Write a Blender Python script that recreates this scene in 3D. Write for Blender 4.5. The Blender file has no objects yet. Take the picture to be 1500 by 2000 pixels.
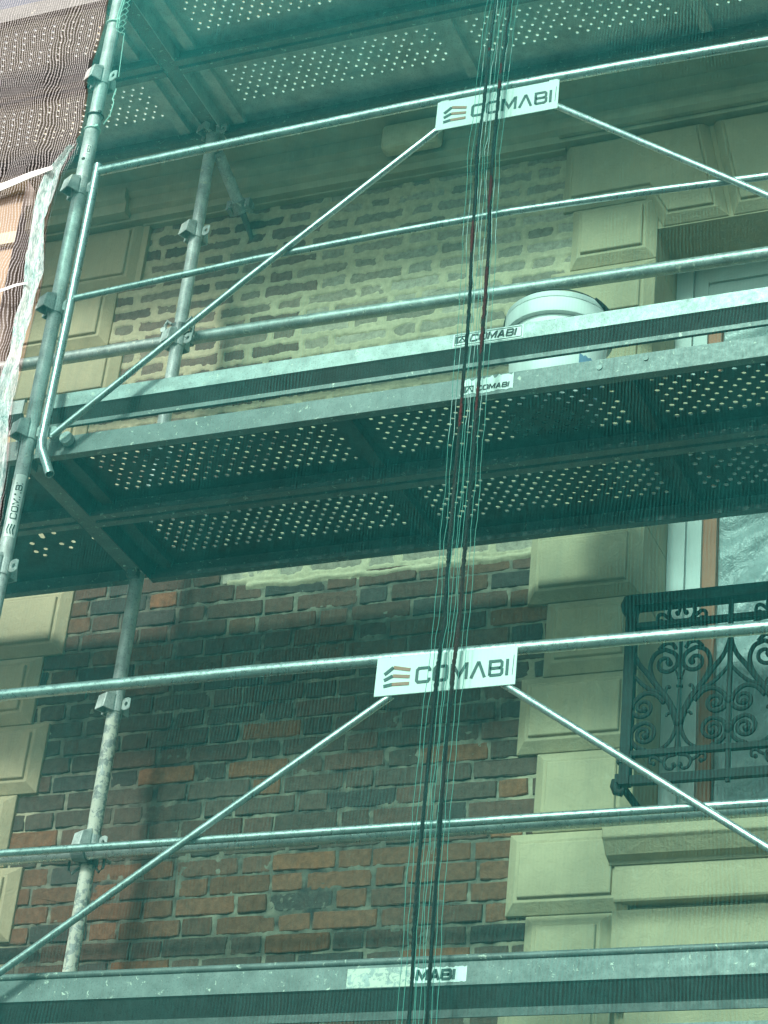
import bpy, bmesh, math, random
import numpy as np
from mathutils import Vector, Matrix, noise as mnoise
R = math.radians
random.seed(7)
scene = bpy.context.scene
col = scene.collection

# ------------------------------------------------------------------ camera
F_PX = 4430.9
YAW, PITCH, ROLL = 0.440807872, 0.524888355, 0.110194030
CAM = Vector((3.74334603, -5.19829861, -3.79017677))
cy, sy, cp, sp = math.cos(YAW), math.sin(YAW), math.cos(PITCH), math.sin(PITCH)
fw = Vector((-sy * cp, cy * cp, sp))
r0 = Vector((cy, sy, 0)); u0 = r0.cross(fw)
cr, sr = math.cos(ROLL), math.sin(ROLL)
rt = cr * r0 + sr * u0
up = -sr * r0 + cr * u0
cam_data = bpy.data.cameras.new('camera')
cam = bpy.data.objects.new('camera', cam_data); col.objects.link(cam)
cam_data.sensor_fit = 'HORIZONTAL'; cam_data.sensor_width = 36.0
cam_data.lens = F_PX / 1500 * 36.0
cam_data.clip_start = 0.1; cam_data.clip_end = 2000
M3 = Matrix((rt, up, -fw)).transposed()
cam.matrix_world = Matrix.Translation(CAM) @ M3.to_4x4()
scene.camera = cam

# ------------------------------------------------------------------ world and sun
SUN = Vector((-0.06, -1.0, 0.56)).normalized()
w = bpy.data.worlds.new('World'); scene.world = w; w.use_nodes = True
nt = w.node_tree
sky = nt.nodes.new('ShaderNodeTexSky'); sky.sky_type = 'NISHITA'; sky.sun_disc = False
sky.sun_elevation = math.asin(SUN.z); sky.sun_rotation = math.atan2(SUN.x, SUN.y)
sky.air_density = 1.0; sky.dust_density = 3.0; sky.ozone_density = 1.0
nt.nodes['Background'].inputs['Strength'].default_value = 0.15
hs = nt.nodes.new('ShaderNodeHueSaturation'); hs.inputs['Saturation'].default_value = 0.35   # hazy, nearly white sky
nt.links.new(sky.outputs[0], hs.inputs['Color']); nt.links.new(hs.outputs[0], nt.nodes['Background'].inputs['Color'])
sd = bpy.data.lights.new('sun', 'SUN'); so = bpy.data.objects.new('sun', sd); col.objects.link(so)
sd.energy = 3.6; sd.angle = R(8); sd.color = (1.0, 0.95, 0.87)
so.rotation_euler = SUN.to_track_quat('Z', 'Y').to_euler()
scene.view_settings.view_transform = 'Standard'; scene.view_settings.look = 'None'
scene.view_settings.gamma = 1.0; scene.view_settings.exposure = 0.66
scene.cycles.transparent_max_bounces = 24
scene.cycles.max_bounces = 8
GROUND = -5.35

# ------------------------------------------------------------------ materials
class NB:
    def __init__(s, name):
        s.m = bpy.data.materials.new(name); s.m.use_nodes = True
        s.t = s.m.node_tree; s.t.nodes.clear()
        s.out = s.n('ShaderNodeOutputMaterial')
    def n(s, typ, **kw):
        nd = s.t.nodes.new(typ)
        for k, v in kw.items():
            if k in nd.inputs: nd.inputs[k].default_value = v
            else: setattr(nd, k, v)
        return nd
    def l(s, a, b): s.t.links.new(a, b)
    def coord(s, scale=(1, 1, 1)):
        g = s.n('ShaderNodeNewGeometry'); mp = s.n('ShaderNodeMapping')
        mp.inputs['Scale'].default_value = scale
        s.l(g.outputs['Position'], mp.inputs['Vector']); return mp.outputs[0]
    def noise(s, vec, scale, detail=4, rough=.55, dist=0):
        nd = s.n('ShaderNodeTexNoise'); nd.inputs['Scale'].default_value = scale
        nd.inputs['Detail'].default_value = detail; nd.inputs['Roughness'].default_value = rough
        nd.inputs['Distortion'].default_value = dist
        s.l(vec, nd.inputs['Vector']); return nd.outputs['Fac']
    def ramp(s, fac, stops):
        nd = s.n('ShaderNodeValToRGB'); e = nd.color_ramp.elements
        while len(e) < len(stops): e.new(0.5)
        for i, (p, c) in enumerate(stops):
            e[i].position = p
            e[i].color = (*c, 1) if not isinstance(c, (int, float)) else (c, c, c, 1)
        s.l(fac, nd.inputs[0]); return nd.outputs[0]
    def mix(s, a, b, fac, blend='MIX'):
        nd = s.n('ShaderNodeMix', data_type='RGBA', blend_type=blend)
        for v, i in ((a, 6), (b, 7)):
            if isinstance(v, tuple): nd.inputs[i].default_value = (*v, 1)
            else: s.l(v, nd.inputs[i])
        if isinstance(fac, (int, float)): nd.inputs[0].default_value = fac
        else: s.l(fac, nd.inputs[0])
        return nd.outputs[2]
    def math(s, op, a, b=None, c=None):
        nd = s.n('ShaderNodeMath', operation=op)
        for i, v in enumerate((a, b, c)):
            if v is None: continue
            if isinstance(v, (int, float)): nd.inputs[i].default_value = v
            else: s.l(v, nd.inputs[i])
        return nd.outputs[0]
    def bump(s, h, strength=.3, dist=.005):
        nd = s.n('ShaderNodeBump'); nd.inputs['Strength'].default_value = strength
        nd.inputs['Distance'].default_value = dist; s.l(h, nd.inputs['Height']); return nd.outputs[0]
    def pbr(s, color, rough=.6, metal=0.0, normal=None):
        p = s.n('ShaderNodeBsdfPrincipled')
        for v, k in ((color, 'Base Color'), (rough, 'Roughness'), (metal, 'Metallic')):
            if isinstance(v, tuple): p.inputs[k].default_value = (*v, 1)
            elif isinstance(v, (int, float)): p.inputs[k].default_value = v
            else: s.l(v, p.inputs[k])
        if normal is not None: s.l(normal, p.inputs['Normal'])
        return p
    def done(s, shader):
        s.l(shader.outputs[0] if hasattr(shader, 'outputs') else shader, s.out.inputs['Surface']); return s.m

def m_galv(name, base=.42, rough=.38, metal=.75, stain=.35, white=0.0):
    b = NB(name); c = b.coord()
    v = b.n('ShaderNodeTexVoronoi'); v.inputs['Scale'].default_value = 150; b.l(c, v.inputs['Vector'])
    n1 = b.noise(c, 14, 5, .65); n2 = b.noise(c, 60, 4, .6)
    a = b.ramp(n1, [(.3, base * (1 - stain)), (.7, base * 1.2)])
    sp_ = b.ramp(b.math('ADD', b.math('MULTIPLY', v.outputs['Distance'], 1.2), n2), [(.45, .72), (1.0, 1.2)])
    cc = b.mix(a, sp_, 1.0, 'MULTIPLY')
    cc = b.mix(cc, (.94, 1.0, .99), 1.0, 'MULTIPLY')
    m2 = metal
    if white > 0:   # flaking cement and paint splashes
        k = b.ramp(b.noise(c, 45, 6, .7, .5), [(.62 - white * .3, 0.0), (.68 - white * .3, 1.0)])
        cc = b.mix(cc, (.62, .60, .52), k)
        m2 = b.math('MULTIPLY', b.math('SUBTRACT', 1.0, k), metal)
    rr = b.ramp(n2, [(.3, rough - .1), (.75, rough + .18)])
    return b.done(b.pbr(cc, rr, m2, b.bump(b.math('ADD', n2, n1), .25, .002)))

def m_paint(name, color, rough=.75, var=.12, scale=9, bump=.3, dirt=(.25, .25, .2), dirtk=.3):
    b = NB(name); c = b.coord()
    n1 = b.noise(c, scale, 6, .6); n2 = b.noise(c, 90, 5, .7); n3 = b.noise(b.coord((3.2, 3.2, .7)), 3.0, 6, .65)
    lo = tuple(x * (1 - var) for x in color); hi = tuple(min(1, x * (1 + var * .6)) for x in color)
    cc = b.ramp(n1, [(.3, lo), (.7, hi)])
    cc = b.mix(cc, dirt, b.math('MULTIPLY', b.ramp(n3, [(.5, 0.0), (.85, 1.0)]), dirtk))
    return b.done(b.pbr(cc, rough, 0.0, b.bump(b.math('ADD', n2, b.math('MULTIPLY', n1, 2.0)), bump, .003)))

def m_attr(name, rough=.9, bump=.8, tex=.42):
    b = NB(name); c = b.coord()
    at = b.n('ShaderNodeAttribute'); at.attribute_name = 'col'
    n1 = b.noise(c, 40, 7, .7); n2 = b.noise(c, 170, 4, .7)
    k = b.ramp(n1, [(.28, 1 - tex), (.72, 1 + tex)])
    cc = b.mix(at.outputs['Color'], k, 1.0, 'MULTIPLY')
    return b.done(b.pbr(cc, rough, 0.0, b.bump(b.math('ADD', n1, b.math('MULTIPLY', n2, .5)), bump, .004)))

def m_stucco(name, color):
    b = NB(name); c = b.coord()
    n1 = b.noise(c, 4, 6, .6); n2 = b.noise(c, 75, 6, .75); n3 = b.noise(b.coord((5, 5, .6)), 2.6, 6, .7); n4 = b.noise(c, 19, 5, .7, .8)
    lo = tuple(x * .80 for x in color); hi = tuple(x * 1.08 for x in color)
    cc = b.ramp(n1, [(.3, lo), (.7, hi)])
    cc = b.mix(cc, (.22, .21, .17), b.math('MULTIPLY', b.ramp(n3, [(.50, 0.0), (.80, 1.0)]), .45))
    cc = b.mix(cc, (.30, .26, .19), b.math('MULTIPLY', b.ramp(n4, [(.60, 0.0), (.80, 1.0)]), .15))
    cc = b.mix(cc, (.66, .62, .50), b.math('MULTIPLY', b.ramp(n4, [(.24, 1.0), (.40, 0.0)]), .2))
    v = b.n('ShaderNodeTexVoronoi', feature='DISTANCE_TO_EDGE'); v.inputs['Scale'].default_value = 1.7
    ds = b.mix(c, n4, .12); b.l(ds, v.inputs['Vector'])
    crack = b.ramp(v.outputs['Distance'], [(.0, 1.0), (.006, 0.0)])
    cc = b.mix(cc, (.16, .14, .11), b.math('MULTIPLY', crack, .12))
    h = b.math('ADD', b.math('ADD', n2, b.math('MULTIPLY', n4, 2.0)), b.math('MULTIPLY', n1, 2.0))
    return b.done(b.pbr(cc, .85, 0.0, b.bump(h, .55, .004)))
CREAM = (.44, .362, .238)
M = {}
M['rail'] = m_galv('galvanised_rail', .48, .30, .8, .2)
M['rail_dirty'] = m_galv('galvanised_rail_worn', .36, .42, .55, .35, .12)
M['pole'] = m_galv('galvanised_pole', .50, .5, .15, .5, .04)
M['pole_cement'] = m_galv('cement_splashed_pole', .30, .6, .4, .35, .55)
M['plate'] = m_galv('galvanised_plate', .16, .5, .2, .22, .03)
M['plate_bright'] = m_galv('galvanised_spangle', .34, .42, .3, .35, .03)
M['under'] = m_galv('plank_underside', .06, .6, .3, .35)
M['plate_stained'] = m_galv('stained_plate', .15, .5, .2, .3, .05)
M['dark_steel'] = m_galv('dark_fitting', .17, .5, .6, .3)
M['rust'] = m_paint('rusty_steel', (.16, .06, .03), .8, .4, 40)
M['rust_paint'] = m_paint('brown_pipe_paint', (.13, .10, .08), .5, .2)
M['cream'] = m_stucco('cream_render', CREAM)
M['cream_light'] = m_paint('cream_patch', (.66, .60, .42), .85, .15, 20, .6)
M['cornice'] = m_paint('cornice_render', (.46, .42, .30), .8, .18, 6, .35, (.2, .2, .16), .5)
M['brick'] = m_attr('brick_surface')
M['mortar'] = m_attr('mortar_surface', .9, .8, .2)
M['white'] = m_paint('white_frame_paint', (.48, .51, .50), .45, .06, 6, .1, (.4, .4, .38), .2)
M['terracotta'] = m_paint('brown_frame_paint', (.34, .12, .06), .6, .12, 10, .15)
M['dark_room'] = m_paint('dark_interior', (.05, .05, .05), .9)
M['iron'] = m_paint('black_ironwork', (.005, .006, .006), .75, .3, 60, .3, (.05, .05, .04), .2)
M['sign'] = m_paint('white_sign_plate', (.66, .69, .67), .35, .04, 15, .08, (.5, .5, .46), .25)
M['sticker'] = m_paint('worn_white_sticker', (.84, .86, .84), .5, .12, 60, .2, (.4, .4, .36), .5)
M['ink'] = m_paint('dark_green_lettering', (.012, .05, .05), .5, .1)
M['ink_black'] = m_paint('black_lettering', (.02, .025, .03), .5, .1)
M['ink_brown'] = m_paint('brown_lettering', (.32, .13, .08), .5, .1)
M['bucket'] = m_paint('white_plastic', (.86, .87, .85), .55, .03, 8, .05, (.6, .58, .52), .2)
M['bucket_label'] = m_paint('blue_label', (.20, .32, .50), .4, .1)
M['wire'] = m_paint('dark_wire', (.03, .03, .03), .5)
M['cord_red'] = m_paint('red_brown_cord', (.006, .004, .004), .9, .6, 30, .5, (.10, .006, .004), .8)
M['cord_pale'] = m_paint('pale_string', (.55, .78, .70), .7, .1)
M['orange'] = m_paint('ochre_facade', (.31, .23, .155), .8, .2, 4, .3)
M['asphalt'] = m_paint('asphalt', (.05, .05, .052), .9, .3, 30, .5)
M['paving'] = m_paint('paving_stone', (.09, .088, .085), .9, .2, 12, .5)
M['thread'] = m_paint('net_thread', (.08, .28, .24), .6, .1)
M['strap'] = m_paint('webbing_sky_white', (.80, .80, .76), .7, .08, 40)

def m_net():
    b = NB('green_debris_mesh')
    v1 = b.coord((1, 1, 1))
    wob = b.noise(v1, 2.2, 3, .5)
    sx = b.n('ShaderNodeSeparateXYZ'); b.l(v1, sx.inputs[0])
    xx = b.math('ADD', sx.outputs[0], b.math('MULTIPLY', wob, .06))
    # woven threads: fine wandering vertical ribs in the colour of the strands
    w1 = b.math('SINE', b.math('MULTIPLY', xx, 2 * math.pi / .0100))
    streak = b.noise(b.coord((1, 1, .11)), 230, 4, .8)
    patch = b.ramp(b.noise(v1, 1.5, 4, .6), [(.45, .15), (.68, 1.0)])
    rib = b.math('MULTIPLY', b.math('MULTIPLY', w1, .75), patch)
    rib = b.math('ADD', rib, b.math('MULTIPLY', b.math('SUBTRACT', streak, .5), 2.5))
    colk = b.math('ADD', rib, 1.0)
    ck = b.n('ShaderNodeClamp'); b.l(colk, ck.inputs[0]); ck.inputs[1].default_value = .2; ck.inputs[2].default_value = 2.2
    top_gain = b.n('ShaderNodeMapRange', interpolation_type='SMOOTHSTEP'); b.l(b.math('ADD', sx.outputs[2], b.math('MULTIPLY', wob, .6)), top_gain.inputs[0])  # strand colour raised towards the top for a milkier veil
    top_gain.inputs[1].default_value = .9; top_gain.inputs[2].default_value = 2.0; top_gain.inputs[3].default_value = 1.0; top_gain.inputs[4].default_value = 1.9
    strand = b.mix(NET_COL, b.math('MULTIPLY', ck.outputs[0], top_gain.outputs[0]), 1.0, 'MULTIPLY')
    # how closely the strands lie: creases, slightly denser towards the top and left
    dens = b.math('MULTIPLY', b.math('SUBTRACT', b.noise(b.coord((1.6, 1, .5)), 1.3, 4, .6), .5), .22)
    upl = b.n('ShaderNodeMapRange', interpolation_type='SMOOTHSTEP'); b.l(b.math('ADD', sx.outputs[2], b.math('MULTIPLY', wob, .5)), upl.inputs[0])
    upl.inputs[1].default_value = 1.1; upl.inputs[2].default_value = 1.9; upl.inputs[3].default_value = 0.0; upl.inputs[4].default_value = .04
    lft = b.n('ShaderNodeMapRange', interpolation_type='SMOOTHSTEP'); b.l(sx.outputs[0], lft.inputs[0])
    lft.inputs[1].default_value = .0; lft.inputs[2].default_value = .9; lft.inputs[3].default_value = .05; lft.inputs[4].default_value = 0.0
    fac = b.math('ADD', b.math('ADD', b.math('ADD', dens, upl.outputs[0]), lft.outputs[0]), b.math('MULTIPLY_ADD', w1, .012, NET_OPAQUE))
    cl = b.n('ShaderNodeClamp'); b.l(fac, cl.inputs[0]); cl.inputs[1].default_value = .06; cl.inputs[2].default_value = .9
    tr = b.n('ShaderNodeBsdfTransparent'); tr.inputs[0].default_value = (*NET_TINT, 1)
    df = b.n('ShaderNodeBsdfDiffuse'); b.l(strand, df.inputs[0])
    tl = b.n('ShaderNodeBsdfTranslucent'); b.l(strand, tl.inputs[0])
    m1 = b.n('ShaderNodeMixShader'); m1.inputs[0].default_value = .4
    b.l(df.outputs[0], m1.inputs[1]); b.l(tl.outputs[0], m1.inputs[2])
    m2 = b.n('ShaderNodeMixShader'); b.l(cl.outputs[0], m2.inputs[0])
    b.l(tr.outputs[0], m2.inputs[1]); b.l(m1.outputs[0], m2.inputs[2])
    return b.done(m2)
NET_OPAQUE = .21
NET_TINT = (.69, .91, .86)
NET_COL = (.013, .135, .128)
M['net'] = m_net()

def m_hem():
    b = NB('net_hem'); c = b.coord((1, 1, .10))
    n = b.noise(c, 260, 4, .75); n2 = b.noise(b.coord(), 9, 3, .5)
    cc = b.ramp(b.math('ADD', b.math('MULTIPLY', n, .6), b.math('MULTIPLY', n2, .4)),
                [(.36, (.05, .24, .22)), (.48, (.30, .46, .43)), (.62, (.62, .63, .61))])
    p = b.pbr(cc, .7, 0.0, b.bump(n, .6, .004))
    tr = b.n('ShaderNodeBsdfTransparent')
    m = b.n('ShaderNodeMixShader'); b.l(b.ramp(n, [(.3, .45), (.6, 1.0)]), m.inputs[0])
    b.l(tr.outputs[0], m.inputs[1]); b.l(p.outputs[0], m.inputs[2]); return b.done(m)
M['hem'] = m_hem()

def m_greymesh():
    b = NB('grey_debris_mesh'); v = b.coord()
    sx = b.n('ShaderNodeSeparateXYZ'); b.l(v, sx.inputs[0])
    wob = b.noise(v, 3.5, 3, .5)
    xx = b.math('ADD', sx.outputs[0], b.math('MULTIPLY', wob, .09))
    w1 = b.math('SINE', b.math('MULTIPLY', xx, 2 * math.pi / .0090))
    w2 = b.math('SINE', b.math('MULTIPLY', b.math('ADD', sx.outputs[2], b.math('MULTIPLY', wob, .08)), 2 * math.pi / .012))
    low = b.ramp(sx.outputs[2], [(0.0, 0.0), (1.0, 1.0)])
    t = b.math('ADD', w1, b.math('MULTIPLY', w2, .25))
    thread = b.ramp(b.math('MULTIPLY_ADD', t, .35, .5), [(.56, 0.0), (.74, 1.0)])
    cc = b.mix((.07, .05, .05), (.60, .57, .58), thread)
    op = b.math('MULTIPLY_ADD', thread, .45, .06)
    df = b.n('ShaderNodeBsdfDiffuse'); b.l(cc, df.inputs[0])
    tl = b.n('ShaderNodeBsdfTranslucent'); b.l(cc, tl.inputs[0])
    m1 = b.n('ShaderNodeMixShader'); m1.inputs[0].default_value = .3
    b.l(df.outputs[0], m1.inputs[1]); b.l(tl.outputs[0], m1.inputs[2])
    tr = b.n('ShaderNodeBsdfTransparent'); tr.inputs[0].default_value = (.97, .95, .93, 1)
    m2 = b.n('ShaderNodeMixShader'); b.l(op, m2.inputs[0])
    b.l(tr.outputs[0], m2.inputs[1]); b.l(m1.outputs[0], m2.inputs[2])
    return b.done(m2)
M['greymesh'] = m_greymesh()

def m_plastic():
    b = NB('plastic_sheet'); c = b.coord((1, 1, 1))
    n = b.noise(c, 7, 6, .6, 1.2); n2 = b.noise(c, 24, 4, .6, .4)
    cc = b.ramp(n, [(.35, (.24, .28, .29)), (.55, (.33, .38, .39)), (.75, (.46, .51, .51))])
    return b.done(b.pbr(cc, .28, 0.0, b.bump(b.math('ADD', n, b.math('MULTIPLY', n2, .4)), .9, .02)))
M['plastic'] = m_plastic()

# ------------------------------------------------------------------ mesh helpers
class MB:
    def __init__(s): s.v = []; s.f = []; s.c = []
    def add(s, vs, fs, colr=None):
        o = len(s.v); s.v += [tuple(p) for p in vs]; s.f += [tuple(i + o for i in f) for f in fs]
        if colr is not None: s.c += [colr] * len(vs)
        return s
    def box(s, x0, x1, y0, y1, z0, z1, colr=None):
        return s.add([(x0, y0, z0), (x1, y0, z0), (x1, y1, z0), (x0, y1, z0), (x0, y0, z1), (x1, y0, z1), (x1, y1, z1), (x0, y1, z1)],
                     [(0, 3, 2, 1), (4, 5, 6, 7), (0, 1, 5, 4), (1, 2, 6, 5), (2, 3, 7, 6), (3, 0, 4, 7)], colr)
    def tube(s, pts, r, n=14, cap=True, flat=1.0, hollow=False, up=None):
        pts = [Vector(p) for p in pts]; rs = r if isinstance(r, (list, tuple)) else [r] * len(pts)
        vs = []; fs = []; ref = Vector(up) if up else None
        for i, p in enumerate(pts):
            a = pts[max(i - 1, 0)]; b_ = pts[min(i + 1, len(pts) - 1)]
            t = (b_ - a)
            t = t.normalized() if t.length > 1e-9 else Vector((0, 0, 1))
            if ref is None: ref = Vector((0, 0, 1)) if abs(t.z) < .9 else Vector((1, 0, 0))
            x = t.cross(ref)
            if x.length < 1e-6: x = t.cross(Vector((0.1, 1, 0)))
            x.normalize(); y = x.cross(t).normalized()
            if up is None: ref = y
            for k in range(n):
                an = 2 * math.pi * k / n
                vs.append(p + x * math.cos(an) * rs[i] * flat + y * math.sin(an) * rs[i])
        for i in range(len(pts) - 1):
            for k in range(n):
                fs.append((i * n + k, i * n + (k + 1) % n, (i + 1) * n + (k + 1) % n, (i + 1) * n + k))
        if cap:
            L = (len(pts) - 1) * n
            if not hollow:
                fs.append(tuple(range(n - 1, -1, -1))); fs.append(tuple(L + k for k in range(n)))
            else:
                for end, base in ((0, 0), (len(pts) - 1, L)):
                    o = len(vs); inw = (pts[1] - pts[0]).normalized() if end == 0 else (pts[-2] - pts[-1]).normalized()
                    cen = pts[end]
                    for k in range(n): vs.append(cen + (vs[base + k] - cen) * .82)
                    for k in range(n): vs.append(cen + (vs[base + k] - cen) * .82 + inw * rs[end] * 2.5)
                    for k in range(n):
                        k2 = (k + 1) % n
                        fs.append((base + k, o + k, o + k2, base + k2)); fs.append((o + k, o + n + k, o + n + k2, o + k2))
                    fs.append(tuple(o + n + k for k in range(n)))
        return s.add(vs, fs)
    def prism(s, prof, x0, x1, closed=True):
        """profile in (y,z) swept along x"""
        n = len(prof)
        vs = [(x0, y, z) for y, z in prof] + [(x1, y, z) for y, z in prof]
        fs = [(i, (i + 1) % n, n + (i + 1) % n, n + i) for i in range(n if closed else n - 1)]
        if closed: fs += [tuple(range(n - 1, -1, -1)), tuple(range(n, 2 * n))]
        return s.add(vs, fs)
    def build(s, name, mat, parent=None, smooth=False, loc=None):
        me = bpy.data.meshes.new(name); me.from_pydata(s.v, [], s.f)
        if s.c:
            ca = me.color_attributes.new('col', 'FLOAT_COLOR', 'POINT')
            ca.data.foreach_set('color', np.array([(*c, 1) for c in s.c], dtype=np.float32).ravel())
        bm = bmesh.new(); bm.from_mesh(me); bmesh.ops.recalc_face_normals(bm, faces=bm.faces); bm.to_mesh(me); bm.free()
        me.materials.append(mat)
        if smooth:
            for p in me.polygons: p.use_smooth = True
            me.set_sharp_from_angle(angle=R(40))
        o = bpy.data.objects.new(name, me); col.objects.link(o)
        if parent:
            o.parent = parent; o.matrix_parent_inverse = Matrix.Translation(-parent.location) if parent.type == 'EMPTY' else Matrix()
        return o

def tag(o, label=None, cat=None, group=None, kind=None):
    for k, v in (('label', label), ('category', cat), ('group', group), ('kind', kind)):
        if v: o[k] = v
    return o
def empty(name, loc, label, cat, group=None):
    o = bpy.data.objects.new(name, None); col.objects.link(o); o.location = loc; o.empty_display_size = .1
    return tag(o, label, cat, group)
def copy_thing(root, delta, label, group=None):
    c = root.copy(); col.objects.link(c); c.location = root.location + Vector(delta); c['label'] = label
    if group: c['group'] = group
    for ch in list(root.children):
        d = ch.copy(); col.objects.link(d); d.parent = c; d.matrix_parent_inverse = ch.matrix_parent_inverse.copy()
        for g in list(ch.children):
            e = g.copy(); col.objects.link(e); e.parent = d; e.matrix_parent_inverse = g.matrix_parent_inverse.copy()
    return c

# ------------------------------------------------------------------ lettering (stroked polylines in a 2-D frame)
def ribbon(mb, pts, wd, T, closed=False, depth=.0012):
    """pts in 2-D, ribbon of width wd mapped by T(u,v,d)"""
    n = len(pts); L = []; Rr = []
    P = [Vector(p) for p in pts]
    for i in range(n):
        if closed: a, b_ = P[(i - 1) % n], P[(i + 1) % n]
        else: a, b_ = P[max(i - 1, 0)], P[min(i + 1, n - 1)]
        d1 = (P[i] - a).normalized() if (P[i] - a).length > 0 else None
        d2 = (b_ - P[i]).normalized() if (b_ - P[i]).length > 0 else None
        if d1 is None: d1 = d2
        if d2 is None: d2 = d1
        n1 = Vector((-d1.y, d1.x)); n2 = Vector((-d2.y, d2.x)); m = (n1 + n2)
        m = m.normalized() if m.length > 1e-6 else n1
        k = wd / 2 / max(.35, m.dot(n1))
        L.append(P[i] + m * k); Rr.append(P[i] - m * k)
    vs = []; fs = []
    for i in range(n):
        for q in (L[i], Rr[i]):
            vs.append(T(q.x, q.y, depth)); vs.append(T(q.x, q.y, 0))
    for i in range(n if closed else n - 1):
        j = (i + 1) % n
        fs += [(4 * i, 4 * i + 2, 4 * j + 2, 4 * j), (4 * i, 4 * j, 4 * j + 1, 4 * i + 1), (4 * i + 2, 4 * i + 3, 4 * j + 3, 4 * j + 2)]
    mb.add(vs, fs)
LET = {  # unit height; (width, [strokes])
    'C': (1.0, [[(1, .25), (1, .12), (.9, 0), (.12, 0), (0, .12), (0, .88), (.12, 1), (.9, 1), (1, .88), (1, .75)]]),
    'O': (1.0, [[(.12, 0), (.9, 0), (1, .12), (1, .88), (.9, 1), (.12, 1), (0, .88), (0, .12), (.12, -.0001)]]),
    'M': (1.15, [[(0, -.08), (0, 1), (.08, 1), (.575, .18), (1.07, 1), (1.15, 1), (1.15, -.08)]]),
    'V': (1.05, [[(0, -.08), (.48, 1), (.57, 1), (1.05, -.08)]]),
    'A': (.95, [[(0, -.08), (.43, 1), (.52, 1), (.95, -.08)], [(.2, .3), (.75, .3)]]),
    'B': (.95, [[(0, 0), (0, 1), (.8, 1), (.92, .88), (.92, .62), (.82, .5), (.95, .38), (.95, .12), (.82, 0), (0, 0)], [(0, .5), (.82, .5)]]),
    'I': (0.0, [[(0, -.08), (0, 1.08)]]),
}
def text(mb, s, T, x, y, h, wscale=1.0, gap=.42, stroke=.17, shear=0.0):
    for ch in s:
        wd, strokes = LET[ch]
        for st in strokes:
            ribbon(mb, [((x + (px * wscale) * h + shear * py * h), y + py * h) for px, py in st], stroke * h, T)
        x += (wd * wscale + gap) * h
    return x

def frameT(o, ux, uy, n):
    o, ux, uy, n = Vector(o), Vector(ux).normalized(), Vector(uy).normalized(), Vector(n).normalized()
    return lambda u, v, d: tuple(o + ux * u + uy * v + n * d)

# ------------------------------------------------------------------ ground
MB().box(-60, 60, -60, 60, GROUND - .5, GROUND).build('road', M['asphalt'])
tag(bpy.data.objects['road'], kind='structure')
o = MB().box(-60, 60, -2.4, 60, GROUND, GROUND + .12).build('pavement', M['paving']); tag(o, kind='structure')

# ------------------------------------------------------------------ house
house = empty('brick_house', (0, 1.3, GROUND + .12), 'brick town house with cream rendered quoin blocks, cornice and tall windows behind the scaffold', 'building')
rng = np.random.default_rng(3)
JZ = -.205; CH = .275

def inset_poly(poly, d):
    n = len(poly); out = []
    P = [Vector(p) for p in poly]
    for i in range(n):
        a, b_, c_ = P[i - 1], P[i], P[(i + 1) % n]
        d1 = (b_ - a).normalized(); d2 = (c_ - b_).normalized()
        n1 = Vector((-d1.y, d1.x)); n2 = Vector((-d2.y, d2.x)); m = (n1 + n2).normalized()
        out.append(b_ + m * (d / max(.3, m.dot(n1))))
    return out
def densify(poly, step=.06, jit=.0012):
    out = []
    n = len(poly)
    for i in range(n):
        a = Vector(poly[i]); b_ = Vector(poly[(i + 1) % n]); k = max(1, int((b_ - a).length / step))
        for q in range(k):
            p = a.lerp(b_, q / k)
            if q: p = p + Vector((random.uniform(-jit, jit), random.uniform(-jit, jit)))
            out.append(p)
    return out
def block(poly, back=1.14, y0=1.088, y1=1.060, y2=1.049, bev=.034, pan=.046, name='quoin_block', mat=None, sink=True):
    """poly counter-clockwise seen from the street in (x,z): chamfered block with a raised panel"""
    mb = MB(); k = len(poly)
    D = [Vector(p) for p in poly]
    rings = [([p for p in D], back), (D, y0), (inset_poly(D, bev), y1), (inset_poly(D, pan), y1 + .002),
             (inset_poly(D, pan + .001), y2 + .003), (inset_poly(D, pan + .004), y2)]
    vs = []; fs = []
    for rg, y in rings:
        for p in rg: vs.append((p.x, y, p.y))
    for r_ in range(len(rings) - 1):
        for i in range(k):
            j = (i + 1) % k; fs.append((r_ * k + i, r_ * k + j, (r_ + 1) * k + j, (r_ + 1) * k + i))
    fs.append(tuple((len(rings) - 1) * k + i for i in range(k)))
    mb.add(vs, fs)
    o = mb.build(name, mat or M['cream'], house)
    bv = o.modifiers.new('edge', 'BEVEL'); bv.width = .0025; bv.segments = 2; bv.limit_method = 'ANGLE'; bv.angle_limit = R(25)
    return o
def rect(x0, x1, z0, z1): return [(x0, z0), (x1, z0), (x1, z1), (x0, z1)]
G = .0015
# right-hand quoins beside the windows (long and short blocks alternate), returning into the reveal
XR = 1.742
right = []
k = -14
for k in range(-18, 6):
    z0 = JZ + CH * k; z1 = z0 + CH
    longb = (k % 2 == 0)
    x0 = 1.343 if longb else 1.415
    if k == -4: z1 = z0 + CH          # block at the sill
    x1 = XR
    if -9 <= k <= -5: x1 = 1.70
    if k == -5: longb, x0 = False, 1.412
    block(rect(x0, x1 - G, z0 + G, z1 - G), back=1.40 if x1 > 1.71 else 1.14)
# flat arch blocks over the upper window
zA = JZ + CH * 6; zT = 1.76; zL = 1.298
block([(1.372, zA + G), (1.69, zA + G), (1.762, zL + .01), (2.005, zL + .01), (1.915, zT), (1.372, zT)], bev=.03, pan=.04, back=1.40)
block([(2.022, zL + .01), (2.48, zL + .01), (2.52, zT), (1.935, zT)], bev=.03, pan=.04, back=1.40)
block([(2.497, zL + .01), (3.0, zL + .01), (3.0, zT), (2.537, zT)], bev=.03, pan=.04, back=1.40)
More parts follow.
